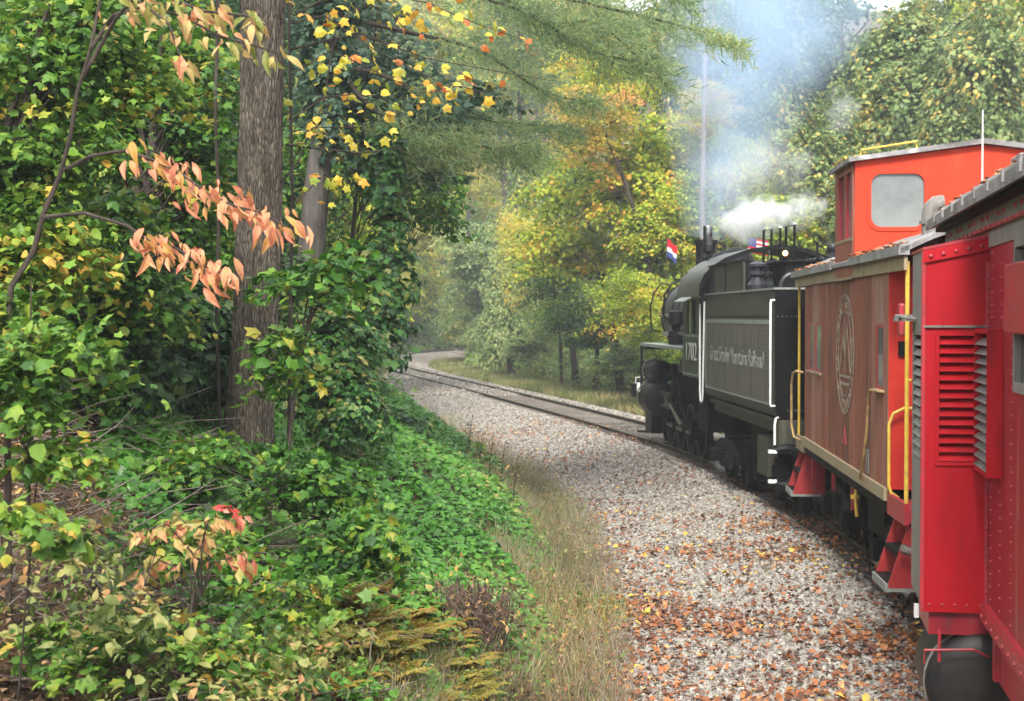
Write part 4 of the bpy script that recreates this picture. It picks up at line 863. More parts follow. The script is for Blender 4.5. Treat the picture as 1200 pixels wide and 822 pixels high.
# leaf palettes
G = {}
G['maple_green'] = leafmat('leaf_maple_green', [(0, (.012, .045, .006)), (.35, (.036, .12, .012)), (.65, (.085, .21, .018)), (.88, (.18, .28, .03)), (1, (.36, .30, .04))])
G['maple_bright'] = leafmat('leaf_maple_bright', [(0, (.025, .08, .01)), (.35, (.07, .17, .018)), (.7, (.16, .28, .03)), (.92, (.32, .36, .045)), (1, (.50, .30, .05))])
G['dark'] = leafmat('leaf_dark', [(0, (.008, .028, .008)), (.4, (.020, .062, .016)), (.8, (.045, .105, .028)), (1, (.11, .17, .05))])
G['vine'] = leafmat('leaf_vine', [(0, (.010, .042, .010)), (.3, (.028, .10, .018)), (.6, (.055, .165, .028)), (.88, (.12, .26, .06)), (1, (.33, .30, .08))], rough=.38)
G['ground'] = leafmat('leaf_ground', [(0, (.02, .075, .008)), (.35, (.055, .18, .018)), (.75, (.11, .29, .03)), (.95, (.2, .34, .06)), (1, (.42, .32, .10))], rough=.4)
G['blue'] = leafmat('leaf_blue_green', [(0, (.025, .07, .035)), (.4, (.06, .125, .07)), (.8, (.11, .19, .11)), (.95, (.12, .18, .10)), (1, (.42, .30, .04))], rough=.42)
G['kudzu'] = leafmat('leaf_kudzu', [(0, (.06, .12, .03)), (.35, (.14, .22, .06)), (.65, (.24, .33, .10)), (.84, (.33, .38, .15)), (.94, (.55, .48, .11)), (1, (.60, .38, .07))], trans=.42, rough=.4)
G['pale'] = leafmat('leaf_pale_kudzu', [(0, (.10, .16, .05)), (.4, (.22, .31, .11)), (.8, (.36, .44, .18)), (1, (.50, .50, .18))], trans=.42, rough=.4)
G['yellowgreen'] = leafmat('leaf_yellow_green', [(0, (.09, .16, .02)), (.25, (.23, .34, .03)), (.55, (.42, .52, .045)), (.80, (.62, .60, .06)), (.93, (.70, .48, .06)), (1, (.62, .28, .05))], trans=.45)
G['orange'] = leafmat('leaf_orange', [(0, (.28, .36, .04)), (.3, (.58, .54, .06)), (.65, (.72, .48, .10)), (1, (.68, .30, .12))], trans=.45)
G['yellow'] = leafmat('leaf_yellow', [(0, (.16, .22, .05)), (.35, (.38, .44, .08)), (.7, (.66, .60, .11)), (1, (.70, .46, .10))], trans=.45)
G['pine'] = leafmat('pine_needles', [(0, (.12, .20, .09)), (.5, (.24, .35, .15)), (.85, (.36, .43, .17)), (1, (.48, .44, .16))], trans=.45)
G['salmon'] = leafmat('leaf_salmon', [(0, (.50, .30, .07)), (.3, (.62, .28, .13)), (.6, (.60, .21, .12)), (.85, (.62, .33, .17)), (1, (.50, .10, .07))], obj=.9)
G['straw'] = leafmat('leaf_straw', [(0, (.16, .19, .03)), (.3, (.36, .30, .09)), (.6, (.50, .36, .14)), (.85, (.55, .26, .12)), (1, (.40, .12, .07))], obj=.9)
G['gold'] = leafmat('leaf_gold', [(0, (.20, .28, .03)), (.3, (.42, .40, .04)), (.6, (.62, .44, .05)), (.85, (.60, .27, .03)), (1, (.40, .10, .02))], obj=.9)
G['fallen'] = leafmat('leaf_fallen', [(0, (.06, .028, .02)), (.3, (.15, .058, .03)), (.6, (.27, .095, .035)), (.85, (.38, .15, .05)), (.93, (.34, .22, .12)), (1, (.56, .38, .05))], trans=.1, rough=.6)
G['litter'] = leafmat('leaf_litter', [(0, (.05, .03, .02)), (.35, (.12, .065, .035)), (.65, (.22, .12, .06)), (.88, (.34, .22, .13)), (1, (.45, .27, .06))], trans=.1, rough=.7)
G['drygrass'] = leafmat('dry_grass_blade', [(0, (.20, .16, .11)), (.35, (.36, .295, .20)), (.65, (.48, .41, .29)), (.8, (.28, .30, .11)), (1, (.14, .24, .04))], trans=.45)
G['grass'] = leafmat('grass_blade', [(0, (.08, .14, .03)), (.4, (.20, .25, .07)), (.7, (.36, .33, .15)), (1, (.5, .38, .2))], trans=.3)
G['fern'] = leafmat('fern_frond', [(0, (.13, .17, .02)), (.4, (.30, .28, .04)), (.7, (.42, .26, .06)), (1, (.30, .12, .04))])
def bark(name, c1, c2, sc=14, c3=None):
    return mat(name, c1, c2, .9, scale=sc, stretch=(1, 1, .16), bump=1.0, bscale=sc * 2.2, dist=.05, c3=c3, spec=.15)
B_grey = bark('bark_grey', (.165, .143, .112), (.075, .062, .048), 16, (.24, .213, .178))
_nt = B_grey.node_tree; _p = _nt.nodes['Principled BSDF']; _bc = _p.inputs['Base Color'].links[0].from_socket; _tc = [n for n in _nt.nodes if n.type == 'TEX_COORD'][0]
_mp = _nt.nodes.new('ShaderNodeMapping'); _mp.inputs['Scale'].default_value = (38, 38, 7.5); _nt.links.new(_tc.outputs['Object'], _mp.inputs[0])
_v = _nt.nodes.new('ShaderNodeTexVoronoi'); _v.feature = 'DISTANCE_TO_EDGE'; _v.inputs['Scale'].default_value = 1; _nt.links.new(_mp.outputs[0], _v.inputs['Vector'])
_r = ramp(_nt, [(0, (.22, .20, .18)), (.22, (1, 1, 1))]); _nt.links.new(_v.outputs['Distance'], _r.inputs[0])
_m = _nt.nodes.new('ShaderNodeMixRGB'); _m.blend_type = 'MULTIPLY'; _m.inputs[0].default_value = .85; _nt.links.new(_bc, _m.inputs[1]); _nt.links.new(_r.outputs[0], _m.inputs[2]); _nt.links.new(_m.outputs[0], _p.inputs['Base Color'])
_b = _nt.nodes.new('ShaderNodeBump'); _b.inputs['Strength'].default_value = 1; _b.inputs['Distance'].default_value = .03; _nt.links.new(_v.outputs['Distance'], _b.inputs['Height']); _nt.links.new(_p.inputs['Normal'].links[0].from_socket, _b.inputs['Normal']); _nt.links.new(_b.outputs[0], _p.inputs['Normal'])
B_dead = bark('bark_bleached', (.24, .195, .18), (.15, .12, .11), 9)
B_pale = bark('bark_pale', (.17, .15, .135), (.075, .065, .055), 9)
B_dark = bark('bark_dark', (.075, .060, .048), (.028, .022, .018), 10)
def wood_mesh(trunk, rad, limbs=(), n=10, limb_r=.035):
    b = MB(); b.tube(trunk, rad, n)
    for l in limbs: b.tube(l, [limb_r * (1 - .75 * i / (len(l) - 1)) for i in range(len(l))], 5, False)
    return b
# shared crowns, one metre radius
UC = {}
def unit_crown(key, kind, K, per, rk, size, seed, mode='spray', nv=0):
    rg = np.random.default_rng(seed)
    if mode == 'spray':
        sub = [(0, 0, 0, .75, .75, .8)] + [tuple(rg.uniform(-.5, .5, 3)) + (.45, .45, .35) for _ in range(4)]
        P, N, Lr, cen = crown_pts(sub, K, per, rk, rg); c = cloud(P, N, rg.uniform(.7, 1.25, len(P)) * size, kind, rg, lr=Lr)
    else:
        sub = [(0, 0, -.25, .62, .62, .75)] + [(rg.uniform(-.5, .5), rg.uniform(-.5, .5), rg.uniform(-.7, .55), rg.uniform(.25, .42), rg.uniform(.25, .42), rg.uniform(.3, .5)) for _ in range(9)]
        P, N = vine_pts(sub, nv, rg); c = cloud(P, N, rg.uniform(.7, 1.25, len(P)) * size, kind, rg, droop=1.2); cen = []
    UC[key] = (c, cen)
for i in range(4): unit_crown('b%d' % i, 'oval' if i % 2 else 'heart', 105, 95, .26, .058, 20 + i)
for i in range(3): unit_crown('v%d' % i, 'heart', 0, 0, 0, .047, 40 + i, 'vine', 14000)
UM = {}
def crown_obj(key, m, parent, scale, loc, rz=0):
    k = (key, m.name)
    if k not in UM: 
        c = UC[key][0]
        if key not in UM: UM[key] = fastmesh('crown', c[0], c[1], m, c[2]); UM[k] = UM[key]
    me = UM[key]; o = bpy.data.objects.new('crown', me); link(o, parent)
    o.scale = scale; o.location = loc; o.rotation_euler = (0, 0, rz)
    if o.material_slots: o.material_slots[0].link = 'OBJECT'; o.material_slots[0].material = m
    return o
TR = random.Random(77)
def far_tree(px, Yd, pyc, rx, rz, key, m, label, group=None, name='tree', tr=.14, bk=None, lean=0, rot=None, extra=(), stem=True):
    """a tree standing at distance Yd whose crown centre lines up with (px, pyc); rx, rz in metres"""
    x = at(px, Yd); zc = zt(pyc, Yd); zb = gz(x, Yd); bk = bk or B_dark
    xc = x; dd = float(dist([x], [Yd])[0]); sg = 1 if dd > 0 else -1
    for _ in range(60):
        if abs(float(dist([x], [Yd])[0])) >= 6: break
        x -= .35 * sg
    if x != xc and stem: lean = None
    zb = gz(x, Yd)
    o = empty(name, (x, Yd, zb), 0, label, 'tree' if name != 'shrub' else 'shrub', group)
    h = max(zc - zb, .4); top = h + rz * .6
    if lean is None: lean = (xc - x) / h
    if stem:
        pts = [(lean * t * t * h + .12 * math.sin(t * 5 + px), .1 * math.sin(t * 4 + Yd), -.3 + (top + .3) * t) for t in [i / 7 for i in range(8)]]
        limbs = []
        for k in range(9):
            t = .45 + .5 * k / 9; a = k * 2.4 + px; p0 = (lean * t * t * h, 0, top * t); r_ = rx * TR.uniform(.5, .95) * (1.1 - t * .5)
            limbs.append([p0, (p0[0] + .5 * r_ * math.cos(a), .5 * r_ * math.sin(a), p0[2] + .12 * r_), (p0[0] + r_ * math.cos(a), r_ * math.sin(a), p0[2] + .4 * r_)])
        wood_mesh(pts, [tr * (1.25 - 1.0 * i / 7) for i in range(8)], limbs, 8, tr * .32).build('trunk', bk, o, smooth=True)
    crown_obj(key, m, o, (rx, rx, rz), (lean * h, 0, h), TR.uniform(0, 6.28) if rot is None else rot)
    for (dx, dz, s, kk) in extra: crown_obj(kk, m, o, (rx * s, rx * s, rz * s), (dx, TR.uniform(-.5, .5), h + dz), TR.uniform(0, 6.28))
    return o
# ------------------------------------------------------------------ trees right of and beyond the line
far_tree(742, 62, 190, 3.3, 3.6, 'b0', G['yellowgreen'], 'tall yellow-green maple rising behind the front of the locomotive', extra=((-1.6, 2.6, .8, 'b1'), (.6, -3.4, .95, 'b2')), tr=.12)
far_tree(690, 60, 150, 2.4, 2.2, 'b1', G['orange'], 'orange and gold topped maple left of the smoke', extra=((1.9, .8, .7, 'b3'),), tr=.15)
far_tree(668, 66, 255, 3.0, 3.4, 'b2', G['yellowgreen'], 'yellow maple leaning over the grass verge left of the locomotive', extra=((1.2, -2.2, .8, 'b0'),), tr=.17)
far_tree(745, 56, 355, 2.3, 1.9, 'b3', G['yellowgreen'], 'low yellow-green maple directly behind the locomotive running board', extra=((-1.6, -.9, .7, 'b1'), (1.0, -1.6, .8, 'b2')), tr=.12)
far_tree(655, 74, 330, 2.6, 3.3, 'b3', G['maple_green'], 'green leaved tree in shade with a bare lower trunk beside the verge', tr=.16)
far_tree(690, 70, 375, 2.2, 1.8, 'b0', G['maple_green'], 'small green tree between the verge and the yellow maples')
far_tree(600, 88, 345, 2.7, 4.6, 'v0', G['pale'], 'pale grey-green vine covered tower of leaves beyond the grass verge', name='vine_tree', tr=.2)
far_tree(628, 92, 250, 3.0, 5.0, 'v1', G['kudzu'], 'tall vine draped tree behind the pale tower of leaves', name='vine_tree', tr=.2)
far_tree(560, 96, 392, 2.3, 1.4, 'v2', G['pale'], 'pale leafy mound beside the far bend of the track', name='shrub', stem=False)
far_tree(590, 84, 408, 2.2, .8, 'v1', G['pale'], 'low pale shrub at the edge of the grass left of the shaded tree', name='shrub', stem=False)
# right-hand side above the train
spec = [(815, 66, 60, 4.2, 5.0, 'b1', 'kudzu', 'muted green tree behind the blue smoke, next to the pale bare trunk'),
 (880, 72, 110, 4.6, 6.2, 'v1', 'kudzu', 'tall vine covered tree seen through the middle of the smoke'),
 (955, 64, 215, 3.6, 4.2, 'v0', 'kudzu', 'vine covered tree behind the white steam, left of the cupola'),
 (905, 60, 285, 3.0, 2.6, 'b2', 'yellowgreen', 'yellow flecked tree low behind the locomotive whistle'),
 (985, 76, 95, 4.6, 5.2, 'b0', 'blue', 'blue-green tree just under the gap of white sky'),
 (1075, 66, 120, 4.4, 5.0, 'v2', 'kudzu', 'large vine covered tree above the cupola'),
 (1160, 62, 110, 4.2, 5.6, 'v0', 'kudzu', 'vine covered tree at the upper right corner of the photograph'),
 (1130, 84, 30, 5.0, 5.0, 'b3', 'kudzu', 'far green tree crown behind the vine covered tree of the upper right corner'),
 (1210, 74, 20, 5.0, 6.0, 'b1', 'yellowgreen', 'yellow-green crown cut off by the right edge of the photograph'),
 (1030, 60, 235, 3.4, 2.6, 'v1', 'kudzu', 'low vine mound half hidden by the orange cupola'),
 (860, 84, 20, 4.6, 5.4, 'b0', 'maple_green', 'green crown high behind the top of the smoke'),
 (790, 78, 130, 3.0, 7.0, 'b2', 'dark', 'dark narrow tree between the orange maple and the smoke'),
 (800, 70, 290, 2.4, 3.2, 'b3', 'kudzu', 'shaded tree behind the small red white and blue flag'),
 (935, 88, 50, 4.4, 6.0, 'b2', 'blue', 'far blue-green crown in the thin part of the smoke'),
 (850, 62, 215, 2.8, 3.2, 'b1', 'yellowgreen', 'yellow speckled tree behind the top of the smokestack')]
for px, Yd, py, rx, rz, k, g_, lb in spec: far_tree(px, Yd, py, rx, rz, k, G[g_], lb, tr=.2, name='vine_tree' if k[0] == 'v' else 'tree')
low = [(470, 150, 385, 3.2, 2.4, 'v1', 'kudzu', 'vine mound filling the gap behind the far bend'), (500, 160, 380, 3.4, 3.0, 'b0', 'yellowgreen', 'yellow-green undergrowth filling the gap behind the far bend'), (440, 140, 380, 3.0, 2.6, 'v2', 'kudzu', 'vine mound left of the gap behind the far bend'), (520, 168, 372, 3.6, 3.0, 'b3', 'yellow', 'golden undergrowth right of the gap behind the far bend'), (455, 150, 345, 4.5, 5, 'b1', 'yellowgreen', 'sunlit yellow-green tree framed by the far bend'), (505, 158, 350, 4, 4.5, 'b2', 'kudzu', 'soft green tree framed by the far bend'), (640, 66, 420, 1.9, 1.1, 'b0', 'kudzu', 'low green bush left of the shaded trunk beside the verge'), (672, 60, 412, 1.5, 1.2, 'b2', 'maple_green', 'small green bush under the yellow maples'),
 (712, 55, 420, 1.5, 1.0, 'b1', 'yellowgreen', 'low yellow-green bush left of the pilot beam'), (735, 52, 400, 1.5, 1.4, 'b3', 'yellowgreen', 'yellow-green bush touching the locomotive front deck'),
 (540, 118, 372, 3.2, 2.6, 'v0', 'kudzu', 'vine covered bush above the far bend'), (515, 124, 350, 3.4, 3.4, 'b2', 'dark', 'dark undergrowth over the far bend of the track'),
 (640, 90, 385, 2.6, 2.2, 'v2', 'pale', 'pale vine mound between the tower of leaves and the verge'), (650, 84, 385, 2.4, 2.0, 'b1', 'kudzu', 'green undergrowth in the shade beside the verge'),
 (700, 64, 330, 2.0, 2.2, 'b2', 'yellowgreen', 'yellow maple branch layer above the low bushes'), (775, 60, 250, 2.2, 2.4, 'b0', 'yellowgreen', 'yellow-green branches behind the small flag'),
 (620, 76, 300, 2.4, 3.4, 'b1', 'yellow', 'golden leaved tree left of the yellow maples'), (560, 110, 300, 3.4, 3.6, 'b0', 'pale', 'misty pale tree above the bend'), (470, 112, 370, 3.4, 3.0, 'b3', 'kudzu', 'dull green bush left of the far bend'),
 (500, 134, 250, 4.0, 5.0, 'b2', 'yellow', 'misty golden tree above the bend'), (560, 140, 200, 4.6, 5.0, 'b3', 'yellow', 'tall misty golden tree over the far bend')]
for px, Yd, py, rx, rz, k, g_, lb in low: far_tree(px, Yd, py, rx, rz, k, G[g_], lb, tr=.08, name='shrub' if 'bush' in lb or 'mound' in lb or 'under' in lb else 'tree', stem='bush' not in lb and 'mound' not in lb and 'under' not in lb)
# pale bare trunk standing in the smoke
x = at(822, 54); o = empty('dead_tree', (x, 54, gz(x, 54)), 0, 'pale bare trunk rising through the blue smoke', 'tree')
z0 = gz(x, 54)
wood_mesh([(0, 0, -.3), (.05, 0, 4), (.02, 0, 8), (.1, 0, 12), (.05, 0, 19 - z0)], [.13, .11, .10, .08, .05], [[(.05, 0, 12), (.35, .2, 13.2), (.5, .3, 16)], [(0, 0, 10), (-.5, 0, 10.4), (-1.6, .3, 10.3)], [(.08, 0, 11), (1.0, 0, 11.8), (1.9, 0, 11.9)]], 10, .04).build('trunk', B_dead, o, smooth=True)
# beyond the bend: pale hazy wood
gp = 'hazy trees beyond the bend of the track'
k = 0
cols = ['yellow', 'yellowgreen', 'kudzu', 'pale', 'yellowgreen', 'yellow', 'maple_bright', 'yellowgreen']
for Yd in (128, 146, 168, 192):
    for px in range(410, 700, 34):
        if Yd < 150 and px > 620: continue
        k += 1; zz = TR.uniform(5, 8); x = at(px + TR.uniform(-12, 12), Yd)
        if abs(dist([x], [Yd])[0]) < 6: continue
        g_ = cols[(k * 5 + Yd) % 8]
        py = 371 - (gz(x, Yd) + zz * 1.15 - 3) * 1800 / Yd + TR.uniform(-14, 14)
        far_tree(px, Yd, py, TR.uniform(4, 5.5), zz, 'b%d' % (k % 4), G[g_], 'slender tree in the hazy wood beyond the bend of the track', gp, tr=.2)
for Yd, py in ((125, 60), (150, 10), (170, 90), (190, -20)):
    for px in range(430, 720, 60):
        k += 1; g_ = cols[(k * 3) % 8]
        far_tree(px + TR.uniform(-20, 20), Yd + 12, py + TR.uniform(-30, 60), 6.0, 7.5, 'b%d' % (k % 4), G[g_], 'tall pale crown high in the hazy wood beyond the bend of the track', 'tall crowns beyond the bend', tr=.25)
# left side beyond the big trunk
lsp = [(345, 34, 215, 2.4, 2.8, 'b0', 'maple_green', 'green tree directly right of the big grey trunk'),
 (405, 46, 300, 2.3, 3.0, 'b1', 'yellow', 'yellow leaved tree glimpsed through the hanging vines'),
 (395, 40, 250, 2.2, 3.4, 'b2', 'yellowgreen', 'yellow-green tree behind the second grey trunk'),
 (330, 50, 130, 4.0, 4.0, 'b3', 'maple_green', 'leafy crown behind the upper part of the big grey trunk'),
 (415, 60, 150, 3.6, 4.0, 'b0', 'blue', 'blue-green tree on the left bank before the bend'),
 (395, 74, 200, 4.2, 5.5, 'b1', 'kudzu', 'mid green tree on the left bank near the bend'),
 (420, 90, 320, 2.6, 3.2, 'b2', 'dark', 'dark small tree standing where the track leaves the view'),
 (432, 110, 270, 3.6, 4.5, 'b3', 'kudzu', 'soft green tree above the far bend'),
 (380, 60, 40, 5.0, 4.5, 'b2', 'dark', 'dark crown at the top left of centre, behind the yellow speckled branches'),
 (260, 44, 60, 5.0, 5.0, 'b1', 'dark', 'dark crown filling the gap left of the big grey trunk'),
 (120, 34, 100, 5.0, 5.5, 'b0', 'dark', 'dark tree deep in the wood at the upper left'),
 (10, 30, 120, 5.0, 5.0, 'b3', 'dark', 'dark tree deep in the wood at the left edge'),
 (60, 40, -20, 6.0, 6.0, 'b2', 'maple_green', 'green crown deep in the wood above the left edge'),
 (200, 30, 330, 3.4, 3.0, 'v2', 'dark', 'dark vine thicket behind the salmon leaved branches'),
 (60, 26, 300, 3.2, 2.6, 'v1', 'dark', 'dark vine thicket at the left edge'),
 (200, 52, 20, 6.0, 5.0, 'b0', 'maple_green', 'green crown high between the left edge and the big grey trunk'),
 (610, 96, 60, 5.0, 6.5, 'b1', 'kudzu', 'tall soft green crown over the line at the top centre')]
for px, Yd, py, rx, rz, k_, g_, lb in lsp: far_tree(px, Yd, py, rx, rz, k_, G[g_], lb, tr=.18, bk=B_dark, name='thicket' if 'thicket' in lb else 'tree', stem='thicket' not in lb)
edge = [(405, 44, 405, 1.3, 1.3, 'v0', 'vine', 'vine covered bush at the left edge of the ballast'), (418, 52, 350, 1.8, 1.8, 'b0', 'yellow', 'golden bush half hidden behind the leaning vine stem'), (400, 48, 400, 1.6, 1.5, 'v1', 'kudzu', 'dull vine bush left of the first rail'),
 (412, 66, 352, 2.2, 2.4, 'b2', 'yellowgreen', 'yellow-green bush on the left bank before the bend'), (420, 84, 385, 1.9, 1.8, 'v2', 'kudzu', 'small vine bush where the rails leave the view'), (425, 98, 335, 2.8, 3.4, 'b3', 'yellowgreen', 'bright bush above the place where the rails vanish'),
 (405, 62, 290, 2.6, 3.0, 'b1', 'orange', 'orange tinted bush seen left of the leaning vine stem'), (430, 118, 372, 2.6, 2.2, 'v0', 'dark', 'dark bush at the outer side of the far bend')]
for px, Yd, py, rx, rz, k, g_, lb in edge: far_tree(px, Yd, py, rx, rz, k, G[g_], lb, name='shrub', stem=False)
# far-off wood that reads as one mass
def mass(name, regions, n, size, mats_seed, m, h=11, dmin=12):
    rg = np.random.default_rng(mats_seed); P = []
    for (x0, x1, y0, y1, w_) in regions:
        k = int(n * w_); x = rg.uniform(x0, x1, k); y = rg.uniform(y0, y1, k)
        d = dist(x, y); ok = np.abs(d) > dmin; x, y = x[ok], y[ok]
        t = h * (.75 + .25 * wob(x, y, .35)); z = ground(x, y) + t * rg.random(len(x)) ** .55
        P.append(np.c_[x, y, z])
    P = np.concatenate(P); N = rg.normal(size=P.shape) * .5 + np.array([0, -.4, .8]); lr = np.clip(.5 + .28 * wob(P[:, 0], P[:, 2] * 1.5, .55) + rg.normal(0, .16, len(P)), 0, 1)
    return obj_of(name, cloud(P, N, rg.uniform(.6, 1.3, len(P)) * size, 'round', rg, lr=lr), m, kind='stuff')
mass('far_woods', [(10, 60, 92, 150, .5), (0, 90, 150, 240, .25), (-90, 0, 190, 260, .25)], 42000, .75, 61, G['kudzu'], 13)
mass('left_woods', [(-60, -15, 45, 120, .6), (-30, -10, 24, 50, .4)], 30000, .5, 62, G['maple_green'], 12)
G['vergeshrub'] = leafmat('leaf_verge_shrub', [(0, (.07, .14, .03)), (.4, (.18, .29, .07)), (.8, (.32, .40, .12)), (1, (.48, .42, .12))], trans=.42)
mass('bend_undergrowth', [(-30, 10, 146, 190, .6), (-32, -12, 84, 150, .4)], 26000, .34, 63, G['kudzu'], 6, 5.5)
# verge: grass strip and low shrubs right of the line
def strip_pts(n, d0, d1, y0, y1, seed, pw=1.0):
    rg = np.random.default_rng(seed); i0 = int(np.argmin(np.abs(CL[:, 1] - y0) + 1e3 * (SL > 205))); i1 = int(np.argmin(np.abs(CL[:, 1] - y1) + 1e3 * (SL > 205)))
    t = rg.random(n) ** pw; k = (i0 + t * (i1 - i0)); ki = k.astype(int); fr = (k - ki)[:, None]; c = CL[ki] * (1 - fr) + CL[ki + 1] * fr
    d = rg.uniform(d0, d1, n); q = c + NL[ki] * d[:, None]; return q[:, 0], q[:, 1], d, rg
def blades(name, q, m, hmin, hmax, wid, dens=None, kind='needle'):
    x, y, d, rg = q; ed = d - .35 * wob(x, y, 1.7) - .2 * wob(x, y, 4.1); ok = (ed > 3.85) if d.mean() > 0 else (ed < -3.6); x, y, d = x[ok], y[ok], d[ok]; z = np.maximum(ground(x, y), np.where((d < 4.4) & (d > -3.6), bed_z(d), -9)); n = len(x)
    T = np.c_[rg.normal(0, .42, n), rg.normal(0, .42, n), np.full(n, 1.0)]; N = np.c_[rg.normal(0, 1, n), -np.abs(rg.normal(0, 1, n)) - .3, rg.normal(0, .2, n)]
    S = rg.uniform(hmin, hmax, n); lr = np.clip(.45 + .3 * wob(x, y, .8) + rg.normal(0, .2, n), 0, 1)
    TM['blade'] = (np.array([(-wid, 0, 0), (wid, 0, 0), (wid * .7, .6, .10), (0, 1, .34), (-wid * .7, .6, .10)], float), np.array([(0, 1, 2), (0, 2, 4), (4, 2, 3)]))
    return obj_of(name, cloud(np.c_[x, y, z - .01], N, S, 'blade', rg, droop=0, lr=lr, T=T), m, kind='stuff')
blades('verge_grass', strip_pts(34000, -7.6, -3.4, 36, 122, 71), G['grass'], .15, .42, .028)
x, y, d, rg = strip_pts(32000, -12.5, -6.0, 36, 135, 72)
z = ground(x, y) + rg.random(len(x)) ** .7 * (.6 + 1.3 * np.clip(wob(x, y, .7) + .6, 0, 1.5))
obj_of('verge_shrubs', cloud(np.c_[x, y, z], rg.normal(size=(len(x), 3)) * .4 + [0, -.2, .8], rg.uniform(.10, .2, len(x)), 'heart', rg, lr=np.clip(.5 + .3 * wob(x, y, .5) + rg.normal(0, .15, len(x)), 0, 1)), G['vergeshrub'], kind='stuff')
blades('bank_grass', strip_pts(12000, 3.2, 6.4, 46, 124, 75), G['grass'], .15, .42, .03)
x, y, d, rg = strip_pts(30000, 4.6, 11.5, 48, 153, 76, .8)
z = ground(x, y) + rg.random(len(x)) ** .7 * (.3 + .7 * np.clip(wob(x, y, .7) + .6, 0, 1.5))
obj_of('bank_shrubs', cloud(np.c_[x, y, z], rg.normal(size=(len(x), 3)) * .4 + [0, -.2, .8], rg.uniform(.12, .24, len(x)) * (.7 + y / 160), 'round', rg, lr=np.clip(.42 + .3 * wob(x, y, .5) + rg.normal(0, .15, len(x)), 0, 1)), G['vergeshrub'], kind='stuff')
# ------------------------------------------------------------------ the left bank, close to the camera
def stem_curve(pts, r0, r1, n=7): 
    k = len(pts); return MB().tube(pts, [r0 + (r1 - r0) * i / (k - 1) for i in range(k)], n)
G['straw2'] = leafmat('leaf_weed', [(0, (.06, .10, .02)), (.4, (.16, .22, .05)), (.75, (.32, .30, .10)), (1, (.40, .20, .08))])
# the big grey trunk
xb = at(287, 16); zb = gz(xb, 16)
bt = empty('tree', (xb, 16, zb), 0, 'big grey barked tree with a thick ridged trunk at the left of the photograph', 'tree')
m_ = 120; V = []; nz_ = 200; Ht = 13.5
for i in range(nz_):
    t = i / (nz_ - 1); z = -.5 + t * (Ht + .5); r = .228 * (1 - .22 * t) + .17 * math.exp(-(z + .5) / .45); cx = (.0 + .047 * z) + .03 * math.sin(z * .8); cy = .04 * math.sin(z * .6)
    for k in range(m_):
        a = 2 * math.pi * k / m_; rr2 = r * (1 + .055 * abs(math.sin(a * 11 + 1.4 * math.sin(z * 2.3) + .9 * math.sin(z * 5.7 + a))) + .03 * abs(math.sin(a * 17 - z * 3 + math.sin(z * 9))) + .035 * math.sin(a * 3 + z) + .02 * math.sin(a * 2 - 2.3 * z))
        V.append((cx + rr2 * math.cos(a), cy + rr2 * math.sin(a), z))
V = np.array(V); I = np.arange(len(V)).reshape(nz_, m_); nx = np.roll(I, -1, 1)
tr_ = link(bpy.data.objects.new('trunk', fastmesh('trunk', V, np.stack([I[:-1], nx[:-1], nx[1:], I[1:]], -1).reshape(-1, 4), B_grey, sm=True)), bt)
for k in range(7):
    a = k * 1.9; z = 8 + k * .8; L_ = 3.2
    stem_curve([(.3, 0, z), (.3 + L_ * .5 * math.cos(a), L_ * .5 * math.sin(a), z + 1), (.3 + L_ * math.cos(a), L_ * math.sin(a), z + 2.4)], .09, .02).build('limb', B_grey, tr_, smooth=True)
crown_obj('b1', G['maple_green'], bt, (4.5, 4.5, 3.5), (.4, 0, 13.5), 1)
rg = np.random.default_rng(3)
MB().tube([(-.27 + .015 * math.sin(z * 3), -.06, z) for z in np.arange(-.2, 9, .3)], .018, 6).build('vine_stem', B_dark, bt)
# leaves one can pick apart: single objects that share a few meshes
LM_ = {}
def leaf_obj(parent, kind, m, loc, size, T, N):
    key = (kind, m.name, TR.randrange(3))
    if key not in LM_:
        rgk = np.random.default_rng(abs(key[2]) + 5)
        c = cloud(np.zeros((1, 3)), np.array([[0, 0, 1.]]), 1.0, kind, rgk, droop=0, lr=np.array([.5]), T=np.array([[0, 1., 0]]))
        LM_[key] = fastmesh('leaf', c[0], c[1], m, c[2])
    o = bpy.data.objects.new('leaf', LM_[key]); link(o, parent)
    T = Vector(T).normalized(); N = Vector(N); N = (N - T * N.dot(T)).normalized(); Bx = T.cross(N)
    Mx = Matrix((Bx, T, N)).transposed().to_4x4(); o.matrix_basis = Matrix.Translation(loc) @ Mx @ Matrix.Scale(size, 4); return o
def P3(px, py, Yd, o=None):
    v = Vector((at(px, Yd), Yd, zt(py, Yd))); return v - Vector(o.location) if o else v
def spray(root, path, n, size, kind, m, droop=1.0, wid=.10, side=.6, start=.1, twig=.010, tm=None, par=None):
    """a twig along path with leaves hanging from it, each leaf an object"""
    path = [Vector(p) for p in path]
    stem_curve(path, twig * 1.4, twig * .5, 6).build('twig', tm or B_dark, par or root, smooth=True)
    for k in range(n):
        t = start + (1 - start) * (k + TR.random()) / n; f = t * (len(path) - 1); i = min(int(f), len(path) - 2); p = path[i].lerp(path[i + 1], f - i)
        d = (path[i + 1] - path[i]).normalized(); sd = d.cross(Vector((0, 0, 1))).normalized() * (1 if k % 2 else -1)
        T = d * TR.uniform(.1, .9) + sd * TR.uniform(.1, side) + Vector((TR.gauss(0, .25), TR.gauss(0, .25), -droop * TR.uniform(.5, 1.3)))
        N = Vector((TR.gauss(0, .6), -.8 + TR.gauss(0, .5), .6 + TR.gauss(0, .5)))
        leaf_obj(par or root, kind, m, p + Vector((TR.gauss(0, wid * .4), TR.gauss(0, wid), TR.gauss(0, wid * .3))), size * TR.uniform(.45, 1.3), T, N)
